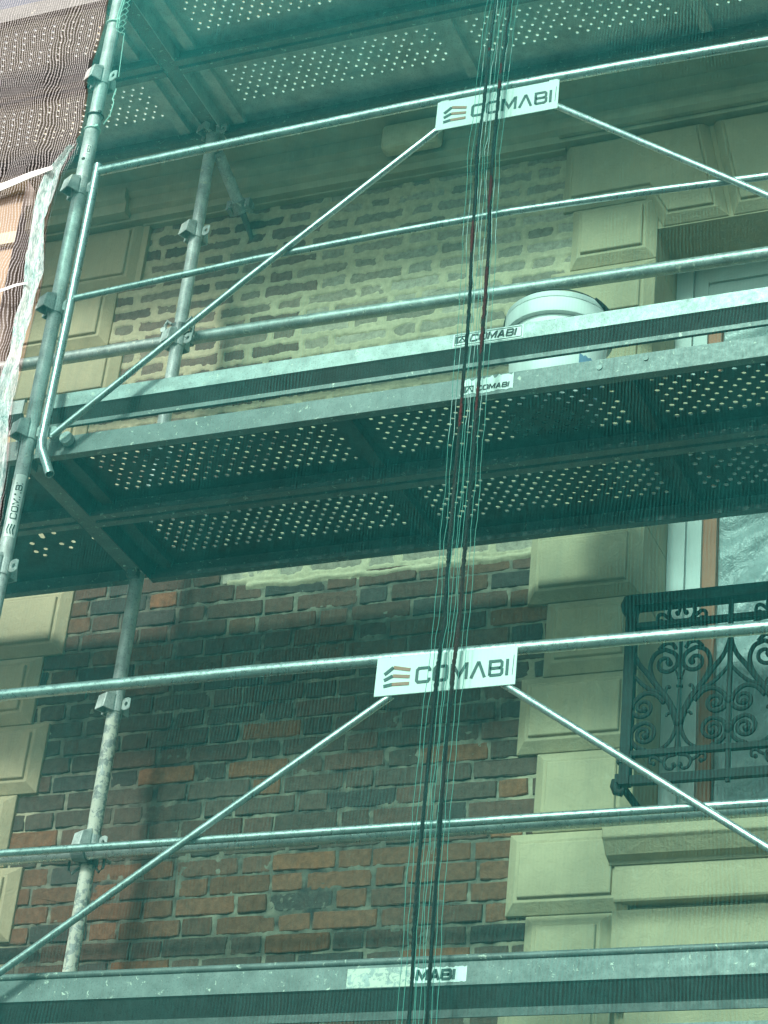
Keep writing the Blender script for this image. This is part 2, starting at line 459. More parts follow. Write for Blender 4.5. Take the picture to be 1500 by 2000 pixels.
# left-hand quoins at the house corner
for k in range(-18, 7):
    z0 = JZ + CH * k; z1 = z0 + CH
    longb = (k % 2 == 0)
    x1 = (-.448 if longb else -.525) + (.02 if k >= 4 else 0)
    if k == 6: z1 = 1.76
    block(rect(-.935, x1, z0 + G, z1 - G), back=1.14)

# cornice
cor = MB()
prof = [(1.16, 1.742), (1.035, 1.742), (1.035, 1.775), (1.010, 1.785), (1.010, 1.835), (.985, 1.850), (.985, 1.905), (.885, 1.925),
        (.885, 2.02), (.86, 2.06), (.86, 2.07), (.86, 2.20), (.80, 2.26), (1.16, 2.32)]
cor.prism(prof, -.90, 4.2); cor.build('cornice', M['cornice'], house)
cb = MB().prism([(1.03, 1.752), (.985, 1.752), (.985, 1.80), (.965, 1.812), (.965, 1.862), (1.03, 1.862)], -.945, -.475)
cb.build('corner_moulding', M['cornice'], house)
cb = MB().prism([(1.03, 1.758), (1.012, 1.758), (.990, 1.770), (.990, 1.800), (1.03, 1.800)], 1.36, 4.2)
cb.build('lintel_moulding', M['cornice'], house)
cb = MB().prism([(1.12, 1.735), (1.070, 1.735), (1.062, 1.758), (1.12, 1.758)], -.43, 1.37)
cb.build('brick_field_moulding', M['cornice'], house)
# left edge strip framing the brick field at the top
MB().box(-.428, -.402, 1.076, 1.12, 1.447, 1.735).build('render_strip', M['cream'], house)

# solid walls beyond the brick field
MB().box(-.933, XR - .004, 1.13, 1.60, GROUND + .12, 4.0).build('wall', M['cream'], house)
MB().box(XR - .004, 4.2, 1.10, 1.60, GROUND + .12, -1.32).build('lower_wall', M['cream'], house)
MB().box(XR - .004, 4.2, 1.092, 1.60, 1.302, 4.0).build('upper_wall', M['cream'], house)
MB().box(3.0, 4.2, 1.08, 1.60, -1.3, 1.75).build('side_wall', M['cream'], house)
# stone apron and window sill
sill = MB().prism([(1.45, -1.010), (.975, -1.022), (.968, -1.030), (.968, -1.108), (.980, -1.116), (1.012, -1.150), (1.045, -1.160), (1.045, -1.170), (1.45, -1.170)], 1.684, 3.0)
so_ = sill.build('window_sill', M['cream'], house)
bv = so_.modifiers.new('edge', 'BEVEL'); bv.width = .005; bv.segments = 2; bv.limit_method = 'ANGLE'
MB().prism([(1.12, -1.285), (1.056, -1.285), (1.052, -1.279), (1.052, -1.172), (1.12, -1.172)], 1.704, 3.0).build('apron_panel', M['cream'], house)
MB().prism([(1.12, -1.50), (1.050, -1.50), (1.050, -1.316), (1.085, -1.302), (1.12, -1.302)], 1.704, 3.0).build('lower_apron_panel', M['cream'], house)
MB().box(1.704, 3.0, 1.085, 1.13, -1.60, -1.31).build('apron_band', M['cream'], house)
MB().box(1.704, 3.0, 1.11, 1.30, -1.30, -1.16).build('apron_groove', M['cornice'], house)

dp = MB(); dp.tube([(-.985, 1.06, GROUND + .2), (-.985, 1.06, 0), (-.985, 1.06, 3.9)], .042, 20)
dp.build('downpipe', M['rust_paint'], house, smooth=True)
# ---- brick field: every brick modelled, in one wall mesh
XB0, XB1, ZB0, ZB1 = -.56, 1.47, -2.25, 1.76
P_ST, P_HD, JT, PC = .224, .108, .0105, .0700
def vnoise(x, y, s, seed=0.0): return mnoise.noise(Vector((x * s + seed, y * s - seed, seed * .7)))
def creamline(x):  # height above which the joints are freshly filled with cream mortar
    if x < -.05: return .16 + .05 * vnoise(x, 0, 4)
    return (.012 + .012 * vnoise(x, 1.3, 9)) if x > .18 else .06
bricks = MB()
rects = []
zrow = -.192 + .003
i0 = int((ZB0 - zrow) / PC) - 1
row = i0
while zrow + row * PC < ZB1:
    z0 = zrow + row * PC
    per = P_ST + P_HD + 2 * JT
    x = XB0 - per + (0 if row % 2 else per / 2 + .004) + random.uniform(-.02, .02)
    st = True
    while x < XB1:
        L = (P_ST if st else P_HD) * random.uniform(.95, 1.05)
        zz = z0 + random.uniform(-.0015, .0015)
        hh = .0606 + random.uniform(-.0022, .0018)
        if x + L > XB0: rects.append((x, x + L, zz, zz + hh, row))
        x += L + JT * random.uniform(.7, 1.35); st = not st
    row += 1
for (x0, x1, z0, z1, row) in rects:
    cx_, cz_ = (x0 + x1) / 2, (z0 + z1) / 2
    upper = cz_ > creamline(cx_)
    n1 = vnoise(cx_, cz_, 1.3, 5.0); q = random.random()
    if not upper:
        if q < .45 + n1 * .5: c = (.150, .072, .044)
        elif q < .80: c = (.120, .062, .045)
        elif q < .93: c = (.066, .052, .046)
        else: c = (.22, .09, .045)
        if -1.30 < cz_ < -1.02 and q < .9: c = (.175, .075, .042) if q < .6 else (.14, .068, .045)  # lit band put into the brick colours: redder here, darker above and below
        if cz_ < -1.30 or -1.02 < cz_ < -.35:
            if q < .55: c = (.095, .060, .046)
    else:
        left = cx_ < .35 + .3 * n1
        if left: c = (.15, .105, .085) if q < .6 else (.21, .16, .125)
        else: c = (.30, .26, .205) if q < .7 else (.24, .20, .155)
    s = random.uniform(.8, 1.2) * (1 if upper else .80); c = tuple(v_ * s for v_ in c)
    yf = 1.100 + random.uniform(-.003, .003) * (.5 if upper else 1)
    # ragged outline
    out = []
    seg = .022
    def edge(a, b_):
        a = Vector(a); b_ = Vector(b_); kk = max(2, int((b_ - a).length / seg))
        for t_ in range(kk):
            p = a.lerp(b_, t_ / kk)
            jx = .0014; jz = .0014
            out.append(p + Vector((random.uniform(-jx, jx), random.uniform(-jz, jz))))
    cc_ = .0045 * random.random() + .001
    x0 += random.uniform(-.003, .004); x1 -= random.uniform(-.003, .004)
    edge((x0 + cc_, z0), (x1 - cc_, z0)); edge((x1, z0 + cc_), (x1, z1 - cc_)); edge((x1 - cc_, z1), (x0 + cc_, z1)); edge((x0, z1 - cc_), (x0, z0 + cc_))
    n = len(out); cen = Vector(((x0 + x1) / 2, (z0 + z1) / 2))
    vs = [(p.x, 1.125, p.y) for p in out] + [(p.x, yf + .003, p.y) for p in out]
    inn = [p + Vector((.003 if p.x < cen.x else -.003, .003 if p.y < cen.y else -.003)) for p in out]
    tilt = random.uniform(-.0015, .0015)
    vs += [(p.x, yf + tilt * (1 if p.x > cen.x else -1) + .0012 * vnoise(p.x, p.y, 60), p.y) for p in inn]
    fs = []
    for a_ in range(2):
        for i in range(n):
            j = (i + 1) % n; fs.append((a_ * n + i, a_ * n + j, (a_ + 1) * n + j, (a_ + 1) * n + i))
    fs.append(tuple(2 * n + i for i in range(n)))
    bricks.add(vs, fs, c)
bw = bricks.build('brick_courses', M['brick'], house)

# ---- mortar: one displaced sheet that smears over the brick edges
nx = int((XB1 - XB0) / .0062); nz = int((ZB1 - ZB0) / .0062)
gx = np.linspace(XB0, XB1, nx + 1); gz = np.linspace(ZB0, ZB1, nz + 1)
XX, ZZ = np.meshgrid(gx, gz)
dist = np.full(XX.shape, 0.02)   # distance outside bricks (+) / inside (-)
dist[:] = .006
for (x0, x1, z0, z1, row) in rects:
    ia = max(0, int((x0 - XB0) / (gx[1] - gx[0])) - 1); ib = min(nx + 1, int((x1 - XB0) / (gx[1] - gx[0])) + 3)
    ja = max(0, int((z0 - ZB0) / (gz[1] - gz[0])) - 1); jb = min(nz + 1, int((z1 - ZB0) / (gz[1] - gz[0])) + 3)
    if ia >= ib or ja >= jb: continue
    sx_ = XX[ja:jb, ia:ib]; sz_ = ZZ[ja:jb, ia:ib]
    d = np.maximum(np.maximum(x0 - sx_, sx_ - x1), np.maximum(z0 - sz_, sz_ - z1))
    dist[ja:jb, ia:ib] = np.minimum(dist[ja:jb, ia:ib], d)
def fbm(scale_x, scale_z, seed, octs=4):
    out = np.zeros_like(XX); amp = 1.0; tot = 0
    r_ = np.random.default_rng(seed)
    for o_ in range(octs):
        sx2 = scale_x * 2 ** o_; sz2 = scale_z * 2 ** o_
        nx2 = int((XB1 - XB0) * sx2) + 3; nz2 = int((ZB1 - ZB0) * sz2) + 3
        g = r_.random((nz2, nx2)) * 2 - 1
        fx = (XX - XB0) * sx2; fz = (ZZ - ZB0) * sz2
        ix = np.clip(fx.astype(int), 0, nx2 - 2); iz = np.clip(fz.astype(int), 0, nz2 - 2)
        tx = fx - ix; tz = fz - iz; tx = tx * tx * (3 - 2 * tx); tz = tz * tz * (3 - 2 * tz)
        v_ = (g[iz, ix] * (1 - tx) * (1 - tz) + g[iz, ix + 1] * tx * (1 - tz) + g[iz + 1, ix] * (1 - tx) * tz + g[iz + 1, ix + 1] * tx * tz)
        out += v_ * amp; tot += amp; amp *= .6
    return out / tot
nA = fbm(22, 30, 1); nB = fbm(5, 6, 2); nC = fbm(60, 60, 3, 2)
cl = np.array([creamline(x) for x in gx])[None, :] + 0 * XX
isup = np.clip((ZZ - cl) / .012 + .5, 0, 1)
# recessed grey joints below, smeared cream joints above
low_y = 1.1040 - .0055 * nA - .0035 * nC + .003 * np.clip(nB * 3, 0, 1)
up_in = 1.0890 + .0200 * np.clip(-dist / .020, 0, 1) - .0095 * nA - .006 * nC - .007 * nB
up_out = 1.0935 - .002 * nA - .001 * nC
up_in = np.maximum(up_in, 1.0962 - .0018 * nA - .001 * nC)
up_out = 1.0968 - .0018 * nA - .001 * nC
up_y = np.where(dist > 0, up_out, up_in)
YY = low_y * (1 - isup) + up_y * isup
# the ragged cream band left at the foot of the freshly filled part
band = np.exp(-((ZZ - (cl - .012 + .006 * nA)) / .016) ** 2) * (XX > .26) * (XX < 1.36)
YY = np.minimum(YY, 1.112 - .022 * band - .003 * nC * band)
YY = np.where(dist < -.008, np.maximum(YY, np.where(isup + band > .3, YY, 1.1045 - .006 * nA - .004 * nC + .002)), YY)
colA = np.zeros(XX.shape + (4,), dtype=np.float32); colA[..., 3] = 1
g1 = np.stack([.13 + .12 * nB + .12 * nA, .115 + .11 * nB + .11 * nA, .09 + .08 * nB + .08 * nA], -1).clip(.03, 1)
g2 = np.stack([.49 + .06 * nB, .415 + .05 * nB, .285 + .04 * nB], -1)
edge_cream = np.clip(1 - (XX + .47) / .05, 0, 1) + np.clip((XX - 1.30) / .05, 0, 1)
mixk = np.clip(isup + (band > .35) + .6 * edge_cream, 0, 1)[..., None]
colA[..., :3] = g1 * (1 - mixk) + (g2 * (.92 + .08 * nC[..., None])) * mixk
vs = np.stack([XX, YY, ZZ], -1).reshape(-1, 3)
idx = np.arange((nz + 1) * (nx + 1)).reshape(nz + 1, nx + 1)
q = np.stack([idx[:-1, :-1], idx[:-1, 1:], idx[1:, 1:], idx[1:, :-1]], -1).reshape(-1, 4)
me = bpy.data.meshes.new('mortar_joints')
me.vertices.add(len(vs)); me.vertices.foreach_set('co', vs.ravel().astype(np.float32))
me.loops.add(q.size); me.loops.foreach_set('vertex_index', q.ravel().astype(np.int32))
me.polygons.add(len(q)); me.polygons.foreach_set('loop_start', np.arange(0, q.size, 4, dtype=np.int32))
me.polygons.foreach_set('loop_total', np.full(len(q), 4, dtype=np.int32)); me.update(); me.validate()
ca = me.color_attributes.new('col', 'FLOAT_COLOR', 'POINT'); ca.data.foreach_set('color', colA.reshape(-1))
me.materials.append(M['mortar'])
mo = bpy.data.objects.new('mortar_joints', me); col.objects.link(mo); mo.parent = house
mo.matrix_parent_inverse = Matrix.Translation(-house.location)

# ---- windows
YW = 1.35
def window(z0, z1, upper):
    x0 = XR
    fr = MB()
    xs = [(x0, x0 + .062, YW - .0), (x0 + .062, x0 + .078, YW + .02), (x0 + .078, x0 + .118, YW + .008)]
    for a, b_, y in xs: fr.box(a, b_, y, y + .06, z0, z1)
    if upper:
        fr.box(x0 + .118, 3.0, YW + .008, YW + .07, z1 - .075, z1)
        fr.box(x0 + .118, 3.0, YW + .02, YW + .07, z1 - .092, z1 - .075)
        fr.box(x0 + .118, 3.0, YW + .012, YW + .07, z1 - .150, z1 - .092)
    fo = fr.build('window', M['white'], house)
    ca_ = MB().box(x0 + .118, x0 + .166, YW + .025, YW + .075, z0, z1 - (.150 if upper else 0))
    if upper: ca_.box(x0 + .166, 3.0, YW + .025, YW + .075, z1 - .195, z1 - .150)
    ca_.build('casement', M['terracotta'], fo)
    # protective plastic sheet, crumpled, gathered towards its upper corner
    gxn, gzn = 70, 110; xa, xb = x0 + .160, 2.95; za, zb = z0, z1 - (.18 if upper else 0)
    pm = MB(); pv = []
    for j in range(gzn + 1):
        for i in range(gxn + 1):
            x = xa + (xb - xa) * i / gxn; z = za + (zb - za) * j / gzn
            dx, dz = x - (xb - .35), z - (zb - .02); an = math.atan2(dz, dx); rr = math.hypot(dx, dz)
            y = YW + .05 + .010 * math.sin(an * 34 + 2 * vnoise(x, z, 3)) * min(1, rr * 1.6) + .014 * vnoise(x, z, 5, 2) + .006 * vnoise(x, z, 17, 4)
            if i in (0, gxn): y = YW + .06
            pv.append((x, y, z))
    pf = [(j * (gxn + 1) + i, j * (gxn + 1) + i + 1, (j + 1) * (gxn + 1) + i + 1, (j + 1) * (gxn + 1) + i) for j in range(gzn) for i in range(gxn)]
    pm.add(pv, pf); so2 = pm.build('plastic_sheet', M['plastic'], fo, smooth=True)
    MB().box(x0 + .11, 3.0, YW + .16, YW + .20, z0, z1).build('pane', M['dark_room'], fo)
window(-1.012, .46, False)
window(.62, zL + .006, True)
MB().box(XR - .002, 3.0, 1.06, 1.60, .462, .618).build('floor_band', M['cream'], house)

# ------------------------------------------------------------------ balcony railing
YB = .90
rail = empty('balcony_railing', (1.77, YB, -.99), 'black wrought iron window railing with scrollwork in front of the plastic covered window', 'railing')
def iron(name, fn):
    mb = MB(); fn(mb); return mb.build(name, M['iron'], rail, smooth=True)
def f_(mb):
    mb.box(1.757, 1.790, YB - .017, YB + .017, -.975, -.36)
    mb.box(1.750, 1.797, YB - .022, YB + .022, -.905, -.880)
iron('post', f_)
def f_(mb):
    mb.tube([(1.772, YB, -.395), (1.770, YB, -.372), (1.768, YB, -.350), (1.770, YB, -.328), (1.772, YB, -.318)], [.018, .030, .033, .026, .010], 14)
iron('post_cap', f_)
def f_(mb): mb.prism([(YB - .026, -.366), (YB + .026, -.366), (YB + .030, -.350), (YB + .024, -.326), (YB, -.320), (YB - .024, -.326), (YB - .030, -.350)], 1.772, 2.98)
iron('handrail', f_)
for z_, h_, n_ in ((-.430, .009, 'upper_rail'), (-.872, .009, 'lower_rail'), (-.960, .014, 'bottom_rail')):
    def f_(mb, z_=z_, h_=h_): mb.box(1.79, 2.98, YB - .011, YB + .011, z_ - h_, z_ + h_)
    iron(n_, f_)
def f_(mb):
    mb.tube([(1.745, YB, -.955), (1.742, YB, -.975), (1.748, YB, -.992), (1.762, YB, -.998), (1.772, YB, -.985)], [.014, .015, .014, .012, .008], 10)
    mb.box(1.745, 1.79, YB - .015, YB + .015, -.968, -.94)
    mb.box(1.75, 1.765, YB, 1.10, -.975, -.955)
iron('foot', f_)
def spiral(c, r0_, r1_, a0, turns, n=26):
    return [(c[0] + (r0_ + (r1_ - r0_) * t) * math.cos(a0 + turns * 2 * math.pi * t), c[1] + (r0_ + (r1_ - r0_) * t) * math.sin(a0 + turns * 2 * math.pi * t)) for t in [i / n for i in range(n + 1)]]
def smoothp(pts, n=6):
    P = [Vector(p) for p in pts]; out = []
    for i in range(len(P) - 1):
        p0, p1, p2, p3 = P[max(i - 1, 0)], P[i], P[i + 1], P[min(i + 2, len(P) - 1)]
        for t in [q_ / n for q_ in range(n)]:
            out.append(.5 * ((2 * p1) + (-p0 + p2) * t + (2 * p0 - 5 * p1 + 4 * p2 - p3) * t * t + (-p0 + 3 * p1 - 3 * p2 + p3) * t ** 3))
    out.append(P[-1]); return [tuple(p) for p in out]
def motif(mb, ax):
    def T(pts, r=.0062, taper=None, endball=None):
        for s in (1, -1):
            q3 = [(ax + s * x, YB, z) for x, z in pts]
            n = len(q3)
            rs = [r * 1.15] * n
            if taper: rs = [r * 1.15 * (taper[0] + (taper[1] - taper[0]) * i / (n - 1)) for i in range(n)]
            mb.tube(q3, rs, 8)
            if endball:
                c = Vector(q3[-1]); mb.tube([c + Vector((0, -endball, 0)), c + Vector((0, -endball * .5, 0)), c + Vector((0, endball * .5, 0)), c + Vector((0, endball, 0))], [endball * .4, endball, endball, endball * .4], 10)
    # main stem from the knot to the bar top
    T(smoothp([(.004, -.775), (.018, -.735), (.040, -.690), (.069, -.651), (.105, -.600), (.135, -.560), (.152, -.515), (.157, -.470)]), .0088, (1.25, .55))
    # upper scroll pair beside the axis
    T(smoothp([(.066, -.652), (.088, -.615), (.096, -.573), (.082, -.535), (.050, -.520)]) + spiral((.046, -.568), .044, .010, math.pi * .5, -(-1.25))[2:], .0070, (1, .8), .011)
    # leaf branch to the bar
    T(smoothp([(.060, -.672), (.095, -.655), (.125, -.630), (.150, -.600), (.153, -.588)]), .0072, (1.0, .55))
    # branch scroll touching the bar
    T(smoothp([(.048, -.705), (.075, -.675), (.110, -.668), (.140, -.690), (.150, -.715)])[:-1] + spiral((.116, -.716), .036, .009, 0, -1.35), .0070, (1, .8), .010)
    # lower scroll
    T(smoothp([(.104, -.862), (.136, -.845), (.150, -.815), (.140, -.783), (.110, -.768)])[:-1] + spiral((.109, -.806), .038, .009, math.pi * .5, 1.4), .0070, (1, .8), .011)
    # foot arcs
    T(smoothp([(.004, -.775), (.014, -.815), (.035, -.848), (.066, -.866)]), .0062, (1.1, .7))
    # palmette hooks at the knot and on the axis
    T(smoothp([(.006, -.762), (.020, -.742), (.036, -.744), (.040, -.752)]), .0050, (1, .8))
    T(smoothp([(.050, -.690), (.043, -.660), (.036, -.650), (.030, -.655)]), .0045)
    T(smoothp([(0, -.625), (.008, -.612), (.014, -.596)]), .0048, (1, .5))
    T(smoothp([(.0, -.455), (.020, -.440), (.055, -.440), (.085, -.452)]), .0065, (1.3, .7))
    T(smoothp([(.070, -.520), (.050, -.500), (.028, -.502), (.016, -.520)]), .0060)
    # small ring between the two upper rails
    T(smoothp([(.004, -.432), (.032, -.418), (.042, -.392), (.034, -.368), (.016, -.366), (.007, -.384), (.014, -.395)]), .0058, (1.15, .8), .008)
    T(smoothp([(.012, -.428), (.040, -.412), (.062, -.394), (.076, -.398), (.078, -.414), (.066, -.420)]), .0056, (1, .9), .008)
    # small motif under the lower rail
    T(smoothp([(.004, -.882), (.030, -.888), (.042, -.905), (.034, -.926), (.018, -.930), (.010, -.918)]), .0054, (1, .8), .008)
    T(smoothp([(.040, -.905), (.056, -.898), (.072, -.886), (.086, -.890), (.086, -.905), (.074, -.908)]), .0050, (1, .8), .007)
    # axis bar, collar, knot
    mb.tube([(ax, YB, -.87), (ax, YB, -.81), (ax, YB, -.77), (ax, YB, -.66), (ax, YB, -.655), (ax, YB, -.625), (ax, YB, -.44)], [.011, .006, .008, .0062, .0062, .0062, .0062], 10)
    for z_, r_, h_ in ((-.775, .016, .016), (-.652, .011, .006), (-.625, .009, .005)):
        mb.tube([(ax, YB, z_ - h_), (ax, YB, z_ - h_ * .4), (ax, YB, z_ + h_ * .4), (ax, YB, z_ + h_)], [r_ * .5, r_, r_, r_ * .5], 12)
for ax in (1.936, 2.252, 2.568):
    mb = MB(); motif(mb, ax); mb.build('scrollwork', M['iron'], rail, smooth=True)
for bx in (2.094, 2.410, 2.726):
    mb = MB(); mb.box(bx - .007, bx + .007, YB - .007, YB + .007, -.985, -.36)
    for z_, r_ in ((-.810, .016), (-.715, .013), (-.47, .010)):
        mb.tube([(bx, YB, z_ - r_), (bx, YB, z_ - r_ * .5), (bx, YB, z_ + r_ * .5), (bx, YB, z_ + r_)], [r_ * .6, r_, r_, r_ * .6], 12)
    mb.build('upright', M['iron'], rail, smooth=True)

# ------------------------------------------------------------------ scaffold
def cup(mb, c, d, w_=.050, h_=.056, dep=.042):
    """wedge pocket: three pressed walls standing off the pole, open below"""
    c = Vector(c); d = Vector(d).normalized(); s = Vector((-d.y, d.x, 0)); t = .004
    def P_(a, b_, z): return c + d * a + s * b_ + Vector((0, 0, z))
    for (a0, a1, b0, b1) in ((.022, dep + .022, -w_ / 2, -w_ / 2 + t), (.022, dep + .022, w_ / 2 - t, w_ / 2), (dep + .022 - t, dep + .022, -w_ / 2 + t, w_ / 2 - t)):
        vs = []
        for z, sh in ((-h_ / 2, 0), (h_ / 2, .008)):
            for a, b_ in ((a0, b0), (a1, b0), (a1, b1), (a0, b1)): vs.append(P_(max(.02, a - sh) if a > .03 else a, b_, z))
        mb.add(vs, [(0, 3, 2, 1), (4, 5, 6, 7), (0, 1, 5, 4), (1, 2, 6, 5), (2, 3, 7, 6), (3, 0, 4, 7)])
    # pressed shoulder above
    vs = [P_(.020, -w_ / 2, h_ / 2), P_(dep + .012, -w_ / 2, h_ / 2), P_(dep + .012, w_ / 2, h_ / 2), P_(.020, w_ / 2, h_ / 2), P_(.018, -w_ / 3, h_ / 2 + .022), P_(.018, w_ / 3, h_ / 2 + .022)]
    mb.add(vs, [(0, 1, 2, 3), (0, 4, 5, 3), (0, 1, 4), (3, 2, 5), (1, 2, 5, 4)])
def flattab(mb, c, d, w_=.046, h_=.046):
    c = Vector(c); d = Vector(d).normalized(); s = Vector((-d.y, d.x, 0))
    n = 10; vs = []; o = c + d * .050
    zz = Vector((0, 0, 1))
    sq = []
    for k in range(n):
        a = 2 * math.pi * k / n; m = max(abs(math.cos(a)), abs(math.sin(a)))
        sq.append((math.cos(a) / m * w_ / 2, math.sin(a) / m * h_ / 2))
    for off in (-.002, .002):
        for x, z in sq: vs.append(o + s * off + d * x * .8 + zz * z)
        for k in range(n):
            a = 2 * math.pi * k / n; vs.append(o + s * off + d * math.cos(a) * .0075 + zz * math.sin(a) * .0075)
    fs = []
    for k in range(n):
        k2 = (k + 1) % n
        fs += [(k, k2, n + k2, n + k), (2 * n + k, 3 * n + k, 3 * n + k2, 2 * n + k2), (k, 2 * n + k, 2 * n + k2, k2), (n + k, n + k2, 3 * n + k2, 3 * n + k)]
    mb.add(vs, fs)
def socket(parent, x, y, z, mat=None):
    mb = MB()
    cup(mb, (x, y, z), (-.5, -1, 0)); cup(mb, (x, y, z), (-1, .55, 0), .042, .046, .03); cup(mb, (x, y, z), (.2, 1, 0), .042, .046, .03)
    flattab(mb, (x, y, z), (1, -.25, 0))
    mb.tube([(x, y, z - .026), (x, y, z + .03)], .0275, 20)
    o = mb.build('socket', mat or M['pole'], parent)
    bv = o.modifiers.new('edge', 'BEVEL'); bv.width = .0012; bv.segments = 1; bv.limit_method = 'ANGLE'
    return o
def standard(x, y, label, zs, mats=None):
    t = empty('scaffold_pole', (x, y, GROUND + .12), label, 'scaffold pole', 'upright scaffold poles')
    cuts = mats or [(GROUND + .16, 3.6, M['pole'])]
    for a, b_, m in cuts:
        mb = MB(); n = 16; mb.tube([(x, y, a + (b_ - a) * i / n) for i in range(n + 1)], .0242, 24); mb.build('tube', m, t, smooth=True)
    mb = MB(); mb.box(x - .07, x + .07, y - .07, y + .07, GROUND + .12, GROUND + .13); mb.tube([(x, y, GROUND + .13), (x, y, GROUND + .17)], .02, 12); mb.build('base_plate', M['pole'], t)
    for z in zs: socket(t, x, y, z)
    return t
zo = [-4.5, -4.0, -3.5, -3.0, -2.5, -2.0, -1.5, -1.0, -.5, 0.0, .5, 1.0, 1.5, 2.0, 2.5, 3.0]
st1 = standard(0, 0, 'outer galvanised scaffold pole at the left edge of the green net, with vertical sticker', zo)
st2 = standard(0, .79, 'inner scaffold pole close to the brick wall, its lower length splashed with cement', [-4.1, -3.6, -3.1, -2.6, -2.1, -1.6, -1.1, -.6, .4, .9, 1.4, 1.9, 2.4],
               [(GROUND + .16, -1.60, M['pole_cement']), (-1.60, -.62, M['pole_cement']), (-.62, 3.6, M['pole'])])
for y_, zz_ in ((0, zo), (.79, [z - .1 for z in zo])):
    pass
# collar joint, hole and stickers on the outer pole
mb = MB(); mb.tube([(0, 0, 1.02), (0, 0, 1.03), (0, 0, 1.265), (0, 0, 1.27)], [.0245, .0262, .0262, .0245], 24); mb.build('spigot_joint', M['pole'], st1, smooth=True)
mb = MB(); mb.tube([(.004, -.0268, 1.122), (.004, -.0215, 1.122)], .0065, 12); mb.build('pin_hole', M['dark_room'], st1)
def wrap_sticker(parent, x, y, z0, z1, a0, a1, r, mat, name):
    mb = MB(); n = 8; vs = []
    for z in (z0, z1):
        for i in range(n + 1):
            a = a0 + (a1 - a0) * i / n; vs.append((x + r * math.cos(a), y + r * math.sin(a), z))
    mb.add(vs, [(i, i + 1, n + 2 + i, n + 1 + i) for i in range(n)]); return mb.build(name, mat, parent, smooth=True)
def wrapT(x, y, r, z0, amid):
    # text running up the pole: u along +z, v around the pole
    def T(u, v, d):
        a = amid + (-v) / r
        return (x + (r + d) * math.cos(a), y + (r + d) * math.sin(a), z0 + u)
    return T
CAMDIR = math.atan2(CAM.y, CAM.x)
wrap_sticker(st1, 0, 0, -.395, -.165, CAMDIR - .75, CAMDIR + .75, .0250, M['sticker'], 'sticker')
mb = MB(); Tq = wrapT(0, 0, .0252, -.335, CAMDIR); text(mb, 'COMVBI', Tq, 0.006, -.009, .0185, .95, .42, .17); mb.build('lettering', M['ink'], st1)
mb = MB()
for i in range(3): ribbon(mb, [(-.050 + i * .0, -.010 + i * .009), (-.035, -.006 + i * .009), (-.015, -.010 + i * .009)], .0035, Tq)
mb.build('emblem', M['ink'], st1)
wrap_sticker(st1, 0, 0, 1.145, 1.185, CAMDIR - .38, CAMDIR + .30, .0268, M['sticker'], 'label')
mb = MB(); ribbon(mb, [(0, -.004), (.012, -.004), (.012, .004), (0, .004), (0, -.004)], .0015, wrapT(0, 0, .0270, 1.153, CAMDIR)); ribbon(mb, [(.016, -.004), (.026, -.004), (.026, .004), (.016, .004)], .0015, wrapT(0, 0, .0270, 1.153, CAMDIR)); mb.build('label_print', M['ink'], st1)

# ---- ties round the outer pole
for z, m, r_, lb in ((1.765, 'cord_pale', .0028, 'pale cable tie looped round the outer pole near the top of the photo'),
                     (1.332, 'wire', .0030, 'black cable tie round the outer pole above the pole joint'),
                     (1.268, 'cord_pale', .0024, 'pale cable tie round the outer pole just under the black tie')):
    mb = MB(); mb.tube([(math.cos(a) * .0285, math.sin(a) * .0285, z + .003 * math.sin(a)) for a in [i * 2 * math.pi / 24 for i in range(25)]], r_, 8)
    mb.box(.022, .034, -.024, -.016, z - .004, z + .004)
    o = mb.build('cable_tie', M[m], None, smooth=True); tag(o, lb, 'cable tie', 'cable ties on the outer pole')

